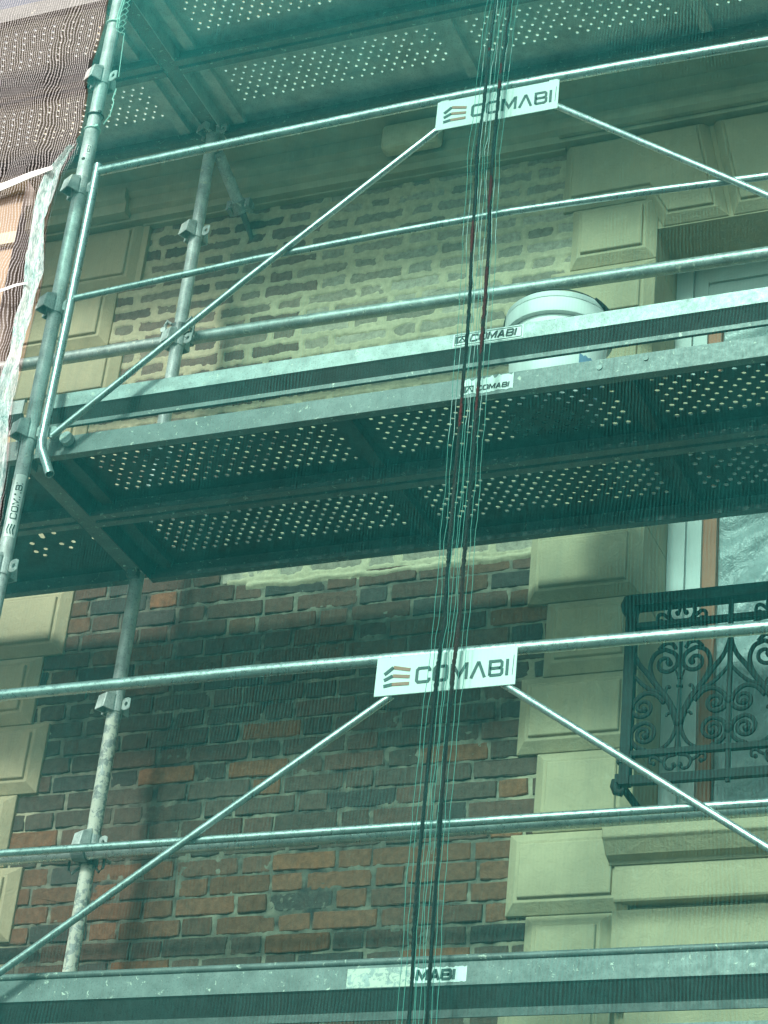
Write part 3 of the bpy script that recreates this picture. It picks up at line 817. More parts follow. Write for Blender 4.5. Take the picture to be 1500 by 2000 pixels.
# ---- guard frames with plates
SGW, SGH = .411, .117
def comabi(mb_ink, mb_br, T, s=1.0):
    """emblem and word in a frame centred on the plate; s scales to plate width .411"""
    x0 = -.179 * s
    for i, zc in enumerate((-.028, -.010, .008)):
        hgt = (.002, .010, .018)[i]
        ribbon(mb_ink, [(x0, zc * s - .002 * s), (x0 + .025 * s, (zc + hgt) * s)], .0098 * s, T)
        ribbon(mb_br, [(x0 + .025 * s, (zc + hgt) * s), (x0 + .076 * s, (zc + hgt * .35) * s)], .0098 * s, T)
    text(mb_ink, 'COMVBI', T, x0 + .097 * s, -.026 * s, .042 * s, .88, .34, .20, 0.0)
def guard_frame(dz, label, top, mid, b1, b2, zsign, r_top, post=True):
    t = empty('guard_frame', (1.568, -.06, dz + .05), label, 'guard frame', 'guard frames with name plates')
    def tb(name, pts, r, mat=M['rail'], n=16, hollow=False):
        mb = MB(); mb.tube(pts, r, n, hollow=hollow); return mb.build(name, mat, t, smooth=True)
    tb('top_rail', top, r_top, M['rail']); tb('mid_rail', mid, .0115, M['rail'])
    tb('brace', b1, .0108); tb('brace', b2, .0108)
    for sx_ in ((.096, 1), (3.04, -1)):
        x, s = sx_
        tb('end_post', [(x, -.06, dz + 1.045), (x, -.06, dz + .4), (x - .003 * s, -.06, dz - .080), (x + .004 * s, -.06, dz - .108), (x + .052 * s, -.06, dz - .208)], .0152, M['rail'], 18, True)
    # weld stub between post and rail
    tb('rail_end', [(.100, -.06, dz + 1.012), (.118, -.06, dz + 1.016), (.150, -.06, dz + 1.019)], [.012, .014, .0165])
    mb = MB(); ss = zsign
    mb.box(1.568 - SGW / 2, 1.568 + SGW / 2, -.088, -.085, ss - SGH / 2, ss + SGH / 2)
    pl = mb.build('name_plate', M['sign'], t); bv = pl.modifiers.new('edge', 'BEVEL'); bv.width = .001
    T = frameT((1.568, -.0885, ss), (1, 0, 0), (0, 0, 1), (0, -1, 0))
    a, b_ = MB(), MB(); comabi(a, b_, T); a.build('lettering', M['ink'], pl); b_.build('emblem', M['ink_brown'], pl)
    mb = MB(); ribbon(mb, [(SGW / 2 - .010, -.03), (SGW / 2 - .008, .03)], .0012, T); mb.build('fine_print', M['ink'], pl)
    # clips that hold the plate to the rail
    for x in (1.568 - SGW / 2 + .022, 1.568 + SGW / 2 - .022):
        mb = MB(); mb.box(x - .014, x + .014, -.0845, -.070, ss + SGH / 2 - .008, ss + SGH / 2 + .006); mb.build('clip', M['rail_dirty'], t)
    return t
guard_frame(0, 'upper galvanised guard frame with diagonal braces and white COMABI plate above the bucket',
    [(.110, -.06, 1.017), (.70, -.06, 1.031), (1.2, -.06, 1.040), (1.602, -.06, 1.043), (2.0, -.06, 1.036), (2.43, -.06, 1.022), (3.03, -.06, 1.012)],
    [(.110, -.06, .480), (.77, -.06, .516), (1.25, -.06, .528), (1.64, -.06, .531), (2.05, -.06, .518), (2.44, -.06, .498), (3.03, -.06, .485)],
    [(.130, -.064, -.065), (.75, -.080, .418), (1.372, -.075, .908), (1.40, -.072, .930)], [(1.740, -.072, .929), (1.771, -.075, .905), (2.2, -.080, .588), (2.438, -.082, .411), (3.03, -.064, -.03)], .947, .0165)
guard_frame(-2, 'lower galvanised guard frame with white COMABI plate in front of the bare brick wall',
    [(.110, -.06, -.980), (.97, -.06, -.980), (1.75, -.06, -.989), (2.45, -.06, -.997), (3.03, -.06, -1.0)],
    [(.110, -.06, -1.490), (1.05, -.06, -1.490), (1.78, -.06, -1.489), (3.03, -.06, -1.492)],
    [(.126, -.064, -1.98), (.31, -.072, -1.854), (.85, -.080, -1.49), (1.376, -.075, -1.129), (1.41, -.072, -1.104)], [(1.732, -.072, -1.098), (1.768, -.075, -1.124), (2.459, -.08, -1.617), (3.03, -.064, -2.02)], -1.053, .0182)

# ---- long tubes beside the inner poles
LOWT = [(-1.6, .738, -1.150), (.3, .738, -1.150), (2.2, .738, -1.150), (3.4, .738, -1.150)]
for (pts, lb, m) in (([(-1.6, .845, .955), (-.675, .845, .950), (.288, .845, .947), (1.292, .845, .934), (2.209, .845, .921), (3.4, .845, .905)], 'long scaffold tube along the wall behind the inner pole, above the white bucket', 'rail_dirty'),
                     (LOWT, 'long scaffold tube along the wall crossing the bare brick below the railing', 'rail')):
    mb = MB(); mb.tube(pts, .0242, 22, hollow=True); o = mb.build('scaffold_tube', M[m], None, smooth=True)
    tag(o, lb, 'scaffold tube', 'long tubes along the wall')
def coupler(x, y, z, label, sy_=1):
    t = empty('tube_coupler', (x, y, z), label, 'coupler', 'swivel couplers on the inner pole')
    mb = MB()
    mb.tube([(x, y, z - .024), (x, y, z + .024)], .032, 20)
    mb.tube([(x - .024, y + .053 * sy_, z), (x + .024, y + .053 * sy_, z)], .030, 20)
    mb.box(x - .02, x + .02, min(y + .018 * sy_, y + .038 * sy_), max(y + .018 * sy_, y + .038 * sy_), z - .02, z + .02); mb.build('clamp_body', M['dark_steel'], t)
    for s in (-1, 1):
        mb = MB()
        mb.tube([(x + s * .052, y - .022, z - .004), (x + s * .052, y + .045, z + .002)], .0065, 10)
        mb.tube([(x + s * .052, y - .034, z - .004), (x + s * .052, y - .022, z - .004)], .012, 6)
        mb.tube([(x + s * .030, y - .012, z + .03), (x + s * .052, y - .014, z + .048), (x + s * .058, y - .014, z + .03), (x + s * .050, y - .012, z)], .0055, 8)
        mb.build('bolt', M['rail_dirty'], t, smooth=True)
        mb = MB(); mb.tube([(x + s * .028, y - .005, z - .03), (x + s * .05, y - .01, z - .052), (x + s * .064, y - .012, z - .040), (x + s * .066, y - .012, z + .02), (x + s * .05, y - .01, z + .045)], .0048, 8)
        mb.build('clamp_arm', M['dark_steel'], t, smooth=True)
coupler(0, .79, .945, 'steel coupler fixing the upper wall tube to the inner pole')
coupler(0, .79, -1.150, 'steel coupler fixing the lower wall tube to the cement splashed pole', -1)

# ---- wall tie from the inner pole to the brick wall
tie = empty('wall_tie', (.02, .84, 1.74), 'short wall tie tube with clamp reaching from the upper deck to the brick wall', 'wall tie')
mb = MB(); mb.tube([(.03, .80, 1.80), (.05, 1.0, 1.675)], .0235, 18, hollow=True); mb.build('tie_tube', M['pole'], tie, smooth=True)
mb = MB(); mb.tube([(.046, .975, 1.69), (.052, 1.015, 1.665)], .033, 18)
for s in (-1, 1):
    mb.box(.05 + s * .040 - .010, .05 + s * .040 + .010, .975, 1.02, 1.655, 1.70)
    mb.tube([(.05 + s * .040, .965, 1.655), (.05 + s * .040, 1.03, 1.690)], .006, 8)
mb.build('clamp', M['rail_dirty'], tie)
mb = MB(); mb.tube([(.052, 1.01, 1.668), (.058, 1.06, 1.635), (.062, 1.10, 1.600), (.062, 1.12, 1.59)], [.014, .012, .009, .009], 12); mb.build('hook', M['dark_steel'], tie, smooth=True)

# ---- transoms
def transom(x, z, label):
    t = MB()
    # U channel with lips, across the scaffold
    prof = [(-.032, 0), (-.032, -.062), (.032, -.062), (.032, 0), (.024, 0), (.024, -.054), (-.024, -.054), (-.024, 0)]
    n = len(prof); vs = [(x + a, -.0 + .026, z + b_) for a, b_ in prof] + [(x + a, .765, z + b_) for a, b_ in prof]
    t.add(vs, [(i, (i + 1) % n, n + (i + 1) % n, n + i) for i in range(n)] + [tuple(range(n - 1, -1, -1)), tuple(range(n, 2 * n))])
    t.box(x - .02, x + .02, -.0 + .02, .05, z - .09, z - .062); t.box(x - .02, x + .02, .745, .772, z - .09, z - .062)
    o = t.build('transom', M['plate'], None); return tag(o, label, 'transom', 'transoms under the decks')
transom(0, -.028, 'channel section transom under the left end of the middle deck')
transom(0, 1.972, 'channel section transom under the left end of the top deck')
transom(0, -2.028, 'channel section transom of the lowest deck, below the left edge of the picture')
transom(3.07, -.028, 'channel section transom at the far right end of the middle deck')

# ---- perforated planks
def perforated(mb, x0, x1, y0, y1, z, zones, px=.0415, py=.0285, r=.0085, up_=.005):
    r0_ = r
    """solid sheet with octagonal holes in the given zones [(xa,xb,ya,yb)]"""
    z_s = sorted(zones, key=lambda q_: q_[0])
    ya, yb = zones[0][2], zones[0][3]
    nrow = int((yb - ya) / py); yb = ya + nrow * py
    def quad(a, b_, c, d):
        if b_ > a and d > c: mb.add([(a, c, z), (b_, c, z), (b_, d, z), (a, d, z)], [(0, 1, 2, 3)])
    quad(x0, x1, y0, ya); quad(x0, x1, yb, y1)
    for j in range(nrow):
        c0 = ya + j * py; c1 = c0 + py; x = x0
        for (xa, xb, _, _) in z_s:
            xs_ = xa + (px / 2 if j % 2 else 0); k = int((xb - xs_) / px)
            quad(x, xs_, c0, c1)
            for i in range(k):
                a = xs_ + i * px; b_ = a + px; cx_, cy_ = (a + b_) / 2, (c0 + c1) / 2
                if random.random() < .035 + (.25 if vnoise(cx_, cy_ + z, 5, 2) > .42 else 0):
                    mb.add([(a, c0, z), (cx_, c0, z), (b_, c0, z), (b_, c1, z), (cx_, c1, z), (a, c1, z)], [(0, 1, 2, 3, 4, 5)]); continue
                r = r0_ * random.uniform(.86, 1.06)
                sq = [(a, c0), (cx_, c0), (b_, c0), (b_, cy_), (b_, c1), (cx_, c1), (a, c1), (a, cy_)]
                oc = []
                for (qx, qy) in sq:
                    an = math.atan2((qy - cy_) / py, (qx - cx_) / px); oc.append((cx_ + r * math.cos(an), cy_ + r * math.sin(an)))
                vs = [(p_[0], p_[1], z) for p_ in sq] + [(p_[0], p_[1], z + .0) for p_ in oc] + [(p_[0], p_[1], z + up_) for p_ in oc]
                fs = []
                for m_ in range(8):
                    m2 = (m_ + 1) % 8; fs += [(m_, m2, 8 + m2, 8 + m_), (8 + m_, 8 + m2, 16 + m2, 16 + m_)]
                mb.add(vs, fs)
            x = xs_ + k * px
        quad(x, x1, c0, c1)
RX = [.10, 1.085, 1.985, 2.93]
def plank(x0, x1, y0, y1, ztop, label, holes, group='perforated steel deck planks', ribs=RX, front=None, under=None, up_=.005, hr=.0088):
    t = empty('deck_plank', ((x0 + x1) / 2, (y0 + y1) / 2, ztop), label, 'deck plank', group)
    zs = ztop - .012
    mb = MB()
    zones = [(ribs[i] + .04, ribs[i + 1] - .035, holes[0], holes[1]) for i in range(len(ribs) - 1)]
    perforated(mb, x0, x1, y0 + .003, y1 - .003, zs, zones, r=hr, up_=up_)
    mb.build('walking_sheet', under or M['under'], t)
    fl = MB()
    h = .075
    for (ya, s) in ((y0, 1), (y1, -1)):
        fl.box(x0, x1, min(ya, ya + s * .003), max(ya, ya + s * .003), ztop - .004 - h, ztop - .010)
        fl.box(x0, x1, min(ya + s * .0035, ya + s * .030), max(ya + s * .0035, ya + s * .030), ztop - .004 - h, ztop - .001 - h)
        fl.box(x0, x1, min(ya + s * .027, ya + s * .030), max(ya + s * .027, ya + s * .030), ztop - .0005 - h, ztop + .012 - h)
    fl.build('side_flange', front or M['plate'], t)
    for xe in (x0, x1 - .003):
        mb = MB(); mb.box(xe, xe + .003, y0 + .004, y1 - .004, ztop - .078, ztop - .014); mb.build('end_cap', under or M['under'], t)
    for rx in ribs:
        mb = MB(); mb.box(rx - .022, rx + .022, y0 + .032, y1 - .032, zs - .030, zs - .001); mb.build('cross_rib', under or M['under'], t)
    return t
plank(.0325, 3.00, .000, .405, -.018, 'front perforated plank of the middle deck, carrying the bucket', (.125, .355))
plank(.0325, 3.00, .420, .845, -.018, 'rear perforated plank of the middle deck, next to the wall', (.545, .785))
M['under2'] = m_galv('plank_underside_pale', .5, .6, .15, .3)
plank(.0325, 3.00, .000, .405, 1.982, 'front perforated plank of the top deck, overhead', (.12, .34), under=M['under2'], hr=.0062)
plank(.0325, 3.00, .420, .845, 1.982, 'rear perforated plank of the top deck, overhead next to the cornice', (.53, .75), under=M['under2'], hr=.0062)
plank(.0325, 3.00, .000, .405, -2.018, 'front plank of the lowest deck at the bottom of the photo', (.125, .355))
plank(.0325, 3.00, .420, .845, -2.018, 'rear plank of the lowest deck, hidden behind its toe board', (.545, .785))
# left bay
LB = [-3.0, -2.0, -1.05, -.14]
plank(-3.0, -.0325, .000, .405, 1.982, 'front perforated plank of the top deck in the left bay', (.12, .34), ribs=LB, under=M['under2'], hr=.0062)
plank(-3.0, -.0325, .420, .845, 1.982, 'rear perforated plank of the top deck in the left bay', (.53, .75), ribs=LB, under=M['under2'], hr=.0062)
# middle left bay: two sheets with a few slots and drain holes only
def slotted(y0, y1, label, feats):
    t = empty('deck_plank', (-1.5, (y0 + y1) / 2, -.018), label, 'deck plank', 'slotted deck planks of the left bay')
    x0, x1 = -3.0, -.0325; z = -.030
    bm = bmesh.new()
    outer = [bm.verts.new((x, y, z)) for x, y in ((x0, y0), (x1, y0), (x1, y1), (x0, y1))]
    eds = [bm.edges.new((outer[i], outer[(i + 1) % 4])) for i in range(4)]
    for (fx, fy, L, an, r_) in feats:
        pts = []
        dx, dy = math.cos(an) * L / 2, math.sin(an) * L / 2
        for k in range(7): a = an + math.pi / 2 + math.pi * k / 6; pts.append((fx - dx + r_ * math.cos(a), fy - dy + r_ * math.sin(a)))
        for k in range(7): a = an - math.pi / 2 + math.pi * k / 6; pts.append((fx + dx + r_ * math.cos(a), fy + dy + r_ * math.sin(a)))
        q_ = []
        for p_ in pts:
            if not q_ or (Vector(p_) - Vector(q_[-1])).length > 1e-4: q_.append(p_)
        if (Vector(q_[0]) - Vector(q_[-1])).length < 1e-4: q_.pop()
        vv = [bm.verts.new((a, b_, z)) for a, b_ in q_]
        eds += [bm.edges.new((vv[i], vv[(i + 1) % len(vv)])) for i in range(len(vv))]
    bmesh.ops.triangle_fill(bm, use_beauty=True, use_dissolve=False, edges=eds)
    me_ = bpy.data.meshes.new('walking_sheet'); bm.to_mesh(me_); bm.free(); me_.materials.append(M['under_brown'])
    o_ = bpy.data.objects.new('walking_sheet', me_); col.objects.link(o_); o_.parent = t; o_.matrix_parent_inverse = Matrix.Translation(-t.location)
    fl = MB()
    for ya, s in ((y0, 1), (y1, -1)):
        fl.box(x0, x1, min(ya, ya + s * .003), max(ya, ya + s * .003), -.092, -.020)
        fl.box(x0, x1, min(ya + s * .0035, ya + s * .03), max(ya + s * .0035, ya + s * .03), -.092, -.089)
    fl.build('side_flange', M['plate'], t)
M['under_brown'] = m_galv('plank_underside_brown', .06, .7, .1, .3)
slotted(0, .405, 'front slotted plank of the middle deck in the left bay', [(-.13, .17, 0, 0, .008), (-.18, .13, 0, 0, .006), (-.17, .20, 0, 0, .006), (-.115, .2, 0, 0, .006), (-.3, .2, 0, 0, .008)])
hd = [(-.265, .545, .045, 1.75, .009), (-.105, .515, .045, 1.75, .009)]
hd += [(-.33, .60, 0, 0, .009), (-.345, .655, 0, 0, .009), (-.30, .645, 0, 0, .008), (-.325, .685, 0, 0, .008), (-.215, .55, 0, 0, .009), (-.225, .625, 0, 0, .009), (-.175, .62, 0, 0, .008), (-.205, .655, 0, 0, .008), (-.09, .615, 0, 0, .009), (-.42, .55, 0, 0, .009), (-.47, .62, 0, 0, .009)]
slotted(.42, .845, 'rear slotted plank of the middle deck in the left bay', hd)

# ---- toe boards
def toe(x0, x1, dz, label, rim=False, body=None):
    t = empty('toe_board', ((x0 + x1) / 2, 0.0, dz), label, 'toe board', 'galvanised toe boards')
    y = -.004
    if not rim:
        zt, zm, zb = .143, .087, -.004
        topm = body or M['plate_bright']
        mb = MB(); mb.prism([(y, zm + dz), (y, zt - .004 + dz), (y + .004, zt + dz), (y + .016, zt + dz), (y + .016, zt - .004 + dz), (y + .004, zt - .006 + dz), (y + .004, zm + dz)], x0, x1); mb.build('upper_flange', topm, t)
        mb = MB(); mb.prism([(y, zm + dz - .0005), (y + .006, zm - .006 + dz), (y + .036, .046 + dz), (y + .032, .042 + dz), (y + .032, .030 + dz), (y + .040, .030 + dz), (y + .043, .050 + dz), (y + .010, zm + dz - .0005)], x0, x1); mb.build('lower_web', M['dark_web'], t)
        mb = MB(); mb.prism([(y + .026, .043 + dz), (y + .0315, .045 + dz), (y + .0315, .026 + dz), (y + .026, .028 + dz)], x0, x1); mb.build('bottom_lip', M['plate'], t)
    else:
        zt, zm, zb = .167, .088, .012
        mb = MB(); mb.tube([(x0, y + .004, zt - .006 + dz), ((x0 + x1) / 2, y + .004, zt - .0065 + dz), (x1, y + .004, zt - .006 + dz)], .0095, 14); mb.build('rolled_rim', M['plate_stained'], t, smooth=True)
        mb = MB(); mb.prism([(y, zm + dz), (y, .149 + dz), (y + .004, .152 + dz), (y + .006, .149 + dz), (y + .004, zm + dz)], x0, x1); mb.build('upper_flange', M['plate_stained'], t)
        mb = MB(); mb.prism([(y, zm + dz - .0005), (y + .006, zm - .005 + dz), (y + .045, .040 + dz), (y + .045, .018 + dz), (y + .050, .018 + dz), (y + .052, .044 + dz), (y + .010, zm + dz - .0005)], x0, x1); mb.build('lower_web', M['dark_web'], t)
    return t
M['dark_web'] = m_galv('toe_board_web', .075, .6, .3, .2)  # shade of the down-facing web put into a darker copy of the steel
t1 = toe(.045, 3.03, 0, 'toe board of the middle deck with a white COMABI sticker under the bucket')
t2 = toe(.045, 3.03, -2, 'paint stained toe board of the lowest deck with a torn sticker', rim=True)
toe(-3.0, -.045, 0, 'toe board of the middle deck in the left bay, left of the outer pole')
# stickers
def sticker(parent, x0, x1, z0, z1, y, word, ragged=0.0, s_emb=True, txt_col='ink_black', torn=False):
    mb = MB(); n = 24; top = []; bot = []
    for i in range(n + 1):
        x = x0 + (x1 - x0) * i / n
        top.append((x, y, z1 - ragged * random.random() * (z1 - z0))); bot.append((x, y, z0 + ragged * .4 * random.random() * (z1 - z0)))
    vs = top + bot; mb.add(vs, [(i, i + 1, n + 2 + i, n + 1 + i) for i in range(n)])
    st_ = mb.build('sticker', M['sticker'], parent)
    return st_
s1 = sticker(t1, 1.461, 1.686, .0895, .1375, -.0052, None, .05)
T1 = frameT((1.461, -.0056, .0895), (1, 0, 0), (0, 0, 1), (0, -1, 0))
mb = MB(); text(mb, 'COMABI', T1, .056, .014, .0215, .95, .36, .27, .18)
ribbon(mb, [(.012, .012), (.012, .038)], .010, T1); ribbon(mb, [(.018, .0155), (.040, .0155)], .0025, T1); ribbon(mb, [(.017, .035), (.041, .036)], .005, T1); ribbon(mb, [(.020, .018), (.029, .030), (.038, .018)], .0045, T1); ribbon(mb, [(.0395, .014), (.0395, .038)], .004, T1)
ribbon(mb, [(.005, .005), (.219, .0055), (.219, .043), (.005, .043), (.005, .0049)], .0012, T1); mb.build('lettering', M['ink_black'], t1)
pk = [o_ for o_ in bpy.data.objects if o_.get('label') == 'front perforated plank of the middle deck, carrying the bucket'][0]
s2 = sticker(pk, 1.504, 1.664, -.0895, -.028, -.0012, None, .25)
T2 = frameT((1.504, -.0016, -.0895), (1, 0, 0), (0, 0, 1), (0, -1, 0))
mb = MB(); text(mb, 'COMABI', T2, .046, .012, .0150, .95, .36, .26, .15)
ribbon(mb, [(.008, .008), (.008, .032)], .007, T2); ribbon(mb, [(.013, .010), (.022, .028), (.032, .010)], .004, T2); ribbon(mb, [(.013, .030), (.034, .030)], .004, T2); ribbon(mb, [(.034, .008), (.034, .032)], .0035, T2)
mb.build('lettering', M['ink_black'], pk)
# torn sticker on the lowest toe board
mb = MB(); mb.box(1.335, 1.515, -.0052, -.0044, -1.9105, -1.858); mb.build('torn_sticker', m_galv('torn_sticker_paper', .34, .6, .1, .3, .55), t2)
s3 = sticker(t2, 1.520, 1.668, -1.9045, -1.8600, -.0050, None, .12)
s3.data.materials.clear(); s3.data.materials.append(M['sticker'])
T3 = frameT((1.520, -.0054, -1.9045), (1, 0, 0), (0, 0, 1), (0, -1, 0))
mb = MB()
text(mb, 'MABI', T3, .012, .0095, .0235, 1.05, .36, .33, .05)
mb.build('lettering', M['ink'], t2)
bo = MB()
for x, z, s in ((2.07, -.028, .008), (1.93, -.037, .009)): bo.tube([(x, -.0035, z - .02), (x, -.0002, z - .02)], s, 12)
bo.build('rivet', M['dark_steel'], pk)

# ---- plank end couplers at the outer pole (ring and bolt heads right of the pole)
fx = empty('frame_hook', (.12, -.03, -.03), 'round bolt heads and hook fixing the guard frame beside the outer pole', 'frame hook')
mb = MB(); mb.tube([(.115, -.045, -.035), (.115, -.020, -.035)], .021, 16); mb.build('bolt_head', M['pole'], fx, smooth=True)
mb = MB(); mb.tube([(.158, -.030, -.052), (.158, -.008, -.052)], .022, 16); mb.build('washer', M['pole'], fx, smooth=True)

# ------------------------------------------------------------------ bucket on the deck
BX, BY, BZ = 1.672, .335, -.006
bk = empty('bucket', (BX, BY, BZ), 'large white plastic bucket with wire handle standing on the middle deck', 'bucket')
KB = 1.09
def lathe(prof, n=48, cx_=BX, cy_=BY, cz_=BZ):
    mb = MB(); vs = []; fs = []
    for r_, z in prof:
        for k in range(n): a = 2 * math.pi * k / n; vs.append((cx_ + KB * r_ * math.cos(a), cy_ + KB * r_ * math.sin(a), cz_ + z * KB))
    for i in range(len(prof) - 1):
        for k in range(n): k2 = (k + 1) % n; fs.append((i * n + k, i * n + k2, (i + 1) * n + k2, (i + 1) * n + k))
    mb.add(vs, fs); return mb
lathe([(.001, .004), (.118, .004), (.124, .0), (.128, .010), (.146, .345), (.142, .352), (.139, .345), (.122, .014), (.001, .014)]).build('bucket_body', M['bucket'], bk, smooth=True)
lathe([(.1440, .284), (.1575, .286), (.1590, .290), (.1575, .333), (.153, .337), (.1455, .338)]).build('rim_flange', M['bucket'], bk, smooth=True)
lathe([(.1460, .338), (.156, .338), (.1575, .342), (.1575, .352), (.153, .357), (.1455, .357)]).build('rim', M['bucket'], bk, smooth=True)
lab = MB(); vs = []
for z in (.05, .19):
    for i in range(13): a = -.75 + .9 * i / 12; vs.append((BX + .1485 * math.cos(a), BY + .1485 * math.sin(a), BZ + z))
lab.add(vs, [(i, i + 1, 14 + i, 13 + i) for i in range(12)]); lab.build('paper_label', M['bucket_label'], bk, smooth=True)
mb = MB(); hp = []
for i in range(25):
    t_ = i / 24; a = math.pi * t_
    hp.append((BX - .180 * math.cos(a), BY - .15 * math.sin(a) * .95, BZ + .352 + .10 * math.sin(a) * .6))
mb.tube(hp, .0022, 8); ho = mb.build('handle', M['wire'], bk, smooth=True)
mb = MB(); mb.tube(hp[19:23], .0075, 10); mb.build('grip', M['wire'], ho, smooth=True)

# ------------------------------------------------------------------ plain box standing for the faint pale panel at the cornice
o = MB().box(.66, .90, .93, 1.0, 1.785, 1.905)
o = o.build('pale_box', M['cream_light']); bv = o.modifiers.new('edge', 'BEVEL'); bv.width = .02; bv.segments = 3
tag(o, 'pale box fixed to the cornice left of the upper white plate', 'box')

# ------------------------------------------------------------------ green debris net
def hemx(z):
    pts = [(-5.3, .05), (-.38, .049), (-.142, .027), (.006, .004), (.065, .0), (.144, .004), (.324, .006), (.447, .012), (.529, .014), (.77, -.016), (.877, -.010), (.985, .002), (1.087, .046), (1.145, .012), (1.177, .020),
           (1.264, .020), (1.364, .015), (1.411, -.002), (1.499, .004), (1.586, .020), (1.679, .030), (1.804, .024), (3.6, .02)]
    for (a, b_), (c, d) in zip(pts, pts[1:]):
        if a <= z <= c: return b_ + (d - b_) * (z - a) / (c - a)
    return .03
def net_y(x, z):
    y = -.130 - .012 * vnoise(x, z, 1.4, 9) - .004 * vnoise(x, z, 6, 3)
    y -= .006 * math.exp(-((x - 1.575) / .05) ** 2) * math.sin(x * 420)
    if x < .16:
        k = 1 - (x + .02) / .18; k = max(0, min(1, k)); y = y * (1 - .35 * k * max(0, min(1, (z - 1.10) / .06)))
    return y
ntx, ntz = 260, 340
mb = MB(); vs = []
for j in range(ntz + 1):
    z = -5.2 + 8.7 * j / ntz
    for i in range(ntx + 1):
        t_ = i / ntx; x = hemx(z) + (4.1 - hemx(z)) * t_; vs.append((x, net_y(x, z), z))
fs = [(j * (ntx + 1) + i, j * (ntx + 1) + i + 1, (j + 1) * (ntx + 1) + i + 1, (j + 1) * (ntx + 1) + i) for j in range(ntz) for i in range(ntx)]
mb.add(vs, fs)
net = empty('green_net', (1.9, -.13, GROUND + .12), 'see-through green debris net hung over the whole scaffold front', 'netting')
mb.build('mesh_sheet', M['net'], net, smooth=True)
# hem bunched along the left edge
mb = MB(); vs = []; nw = 14; zs_ = [-.5 + 1.58 * j / 120 for j in range(121)]
for z in zs_:
    k = min(1, max(0, (1.10 - z) / .12)); kk = min(1, max(.25, (z + .35) / .5))
    wdt = .016 + .042 * k * kk
    for i in range(nw + 1):
        u = i / nw; x = hemx(z) - wdt + wdt * u * 1.08
        vs.append((x, -.140 - .010 * math.sin(u * 9 + 3 * vnoise(z, 0, 6)) - .006 * vnoise(x, z, 30), z + .004 * vnoise(x, z, 12)))
mb.add(vs, [(j * (nw + 1) + i, j * (nw + 1) + i + 1, (j + 1) * (nw + 1) + i + 1, (j + 1) * (nw + 1) + i) for j in range(120) for i in range(nw)])
mb.build('hem', M['hem'], net, smooth=True)
# lacing on the edge near the top
mb = MB()
lz = [(.100, 2.0), (.087, 1.771), (.080, 1.70), (.085, 1.637)]
mb.tube([(x, -.10, z) for x, z in lz], .0022, 6); mb.tube([(x + .008, -.10, z) for x, z in lz], .0018, 6)
for i in range(12):
    z = 1.63 + i * .028
    mb.tube([(.090, -.10, z), (.108, -.104, z + .010), (.120, -.10, z - .004), (.108, -.098, z - .016)], .0014, 5)
mb.tube([(.085, -.10, 1.63), (.10, -.1, 1.615), (.122, -.10, 1.604), (.128, -.10, 1.50), (.135, -.10, 1.399)], .0014, 5)
mb.tube([(.135, -.10, 1.345), (.128, -.10, 1.30), (.136, -.10, 1.283), (.131, -.10, 1.227), (.105, -.09, 1.20)], .0022, 5)
mb.build('edge_lacing', M['cord_pale'], net, smooth=True)

# ---- two red-brown cords laced down the seam
SEAM = [(1.44, 2.6, 0), (1.548, 1.36, .050), (1.532, .726, .051), (1.553, .155, .052), (1.559, -.402, .048), (1.566, -.9, .045), (1.558, -1.284, .046), (1.559, -1.646, .050), (1.571, -2.034, .049), (1.58, -2.8, .05)]
SEAM[0] = (1.560, 2.6, .050)
def seam(z, which):
    for (xa, za, wa), (xb, zb, wb) in zip(SEAM, SEAM[1:]):
        if zb <= z <= za:
            t_ = (za - z) / (za - zb); return xa + (xb - xa) * t_ + (which * (wa + (wb - wa) * t_))
    return 1.57 + which * .05
for which, lb in ((0, 'left one of the two dark red-brown cords hanging down the net seam'), (1, 'right one of the two dark red-brown cords hanging down the net seam')):
    mb = MB()
    for strand in (0, 1):
        pts = []; rs = []
        n = 420
        for j in range(n + 1):
            z = 2.55 - 5.3 * j / n; ph = z * 2 * math.pi / .042 + strand * math.pi
            op = .0014 + .0012 * vnoise(z, 3 * which, 5)
            x = seam(z, which) + op * math.cos(ph) + .0015 * vnoise(z, which, 9)
            pts.append((x, net_y(x, z) + .010 + op * math.sin(ph), z)); rs.append(.0050 + .0022 * vnoise(z, strand, 14))
        mb.tube(pts, rs, 6)
    o = mb.build('seam_cord', M['cord_red'], None, smooth=True); tag(o, lb, 'cord', 'red-brown cords on the net seam')

# pulled threads of the net beside the seam
for i, dx in enumerate((-.028, -.014, .012, .021, .030, .040, .063, .078)):
    pts = []
    for j in range(160):
        z = -2.6 + 5.2 * j / 159
        xx = seam(z, 0) + dx + .0012 * math.sin(z * 23 + i * 2) + .0007 * math.sin(z * 61 + i)
        pts.append((xx, net_y(xx, z) + .003, z))
    mb = MB(); mb.tube(pts, .0009, 5); mb.build('pulled_thread', M['thread'], net, smooth=True)

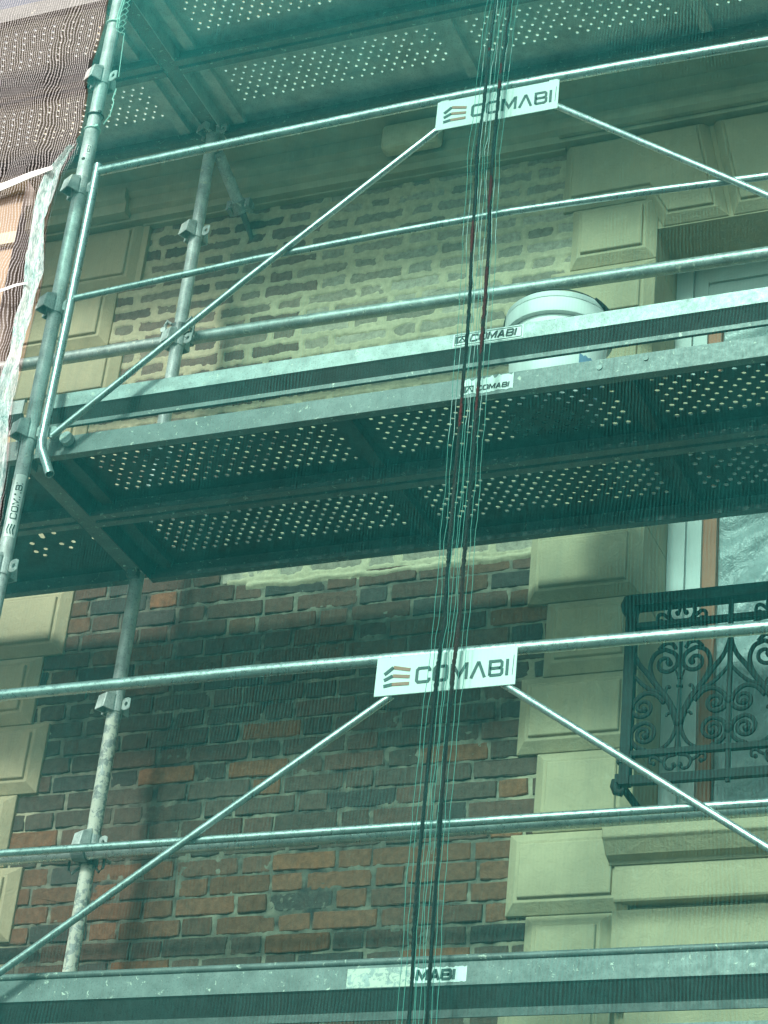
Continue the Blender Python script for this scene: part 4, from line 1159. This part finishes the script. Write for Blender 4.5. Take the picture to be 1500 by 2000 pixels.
# ------------------------------------------------------------------ left neighbour
nb = empty('neighbour_house', (-4, 2.2, GROUND + .12), 'ochre rendered house seen through the grey mesh at the left edge', 'building')
MB().box(-9, -1.0, 2.2, 2.6, GROUND + .12, 3.08).build('wall', M['orange'], nb)
mb = MB()
for z in (.4, 1.25, 2.1, 2.75): mb.box(-9, -.99, 2.17, 2.198, z, z + .07)
mb.build('string_course', M['cornice'], nb)
mb = MB(); mb.box(-9, -.96, 2.10, 2.6, 3.081, 3.16); mb.build('roof', M['cornice'], nb)

gm = empty('grey_net', (-.8, -.14, GROUND + .12), 'grey and white striped debris net to the left of the green one', 'netting')
mb = MB(); vs = []; gi, gj = 60, 200
for j in range(gj + 1):
    z = -5.2 + 8.7 * j / gj
    for i in range(gi + 1):
        xr_ = hemx(z) - .012 if z < 1.1 else hemx(z) - .004
        x = -3.0 + (xr_ + 3.0) * (1 - (1 - i / gi) ** 1.0)
        fold = math.exp(-((z - (1.06 + .35 * (x + .1))) / .06) ** 2)
        y = -.135 - .02 * vnoise(x, z, 2.5, 8) + .05 * fold * math.sin((z + x * .4) * 130) * .5
        if i > gi - 3: y = -.10
        vs.append((x, y, z))
mb.add(vs, [(j * (gi + 1) + i, j * (gi + 1) + i + 1, (j + 1) * (gi + 1) + i + 1, (j + 1) * (gi + 1) + i) for j in range(gj) for i in range(gi)])
mb.build('mesh_sheet', M['greymesh'], gm, smooth=True)
for pts, r_, lb in (([(-.45, -.16, .86), (-.25, -.16, .925), (-.10, -.16, .965), (-.02, -.155, .985)], .018, 'white strip added for the bright sky gap above the neighbour roof, upper of the two at the left margin'),  # upper strip is added where only bright sky shows beside the net edge
                    ([(-.40, -.16, .44), (-.15, -.16, .475), (-.06, -.16, .495), (-.02, -.155, .50)], .007, 'thin white strap tied to the net edge, lower of the two at the left margin')):
    mb = MB(); mb.tube(pts, [r_ * 1.0, r_, r_ * .8, r_ * .5], 10, flat=.35); o = mb.build('white_strip', M['strap'], None, smooth=True); tag(o, lb, 'strap')
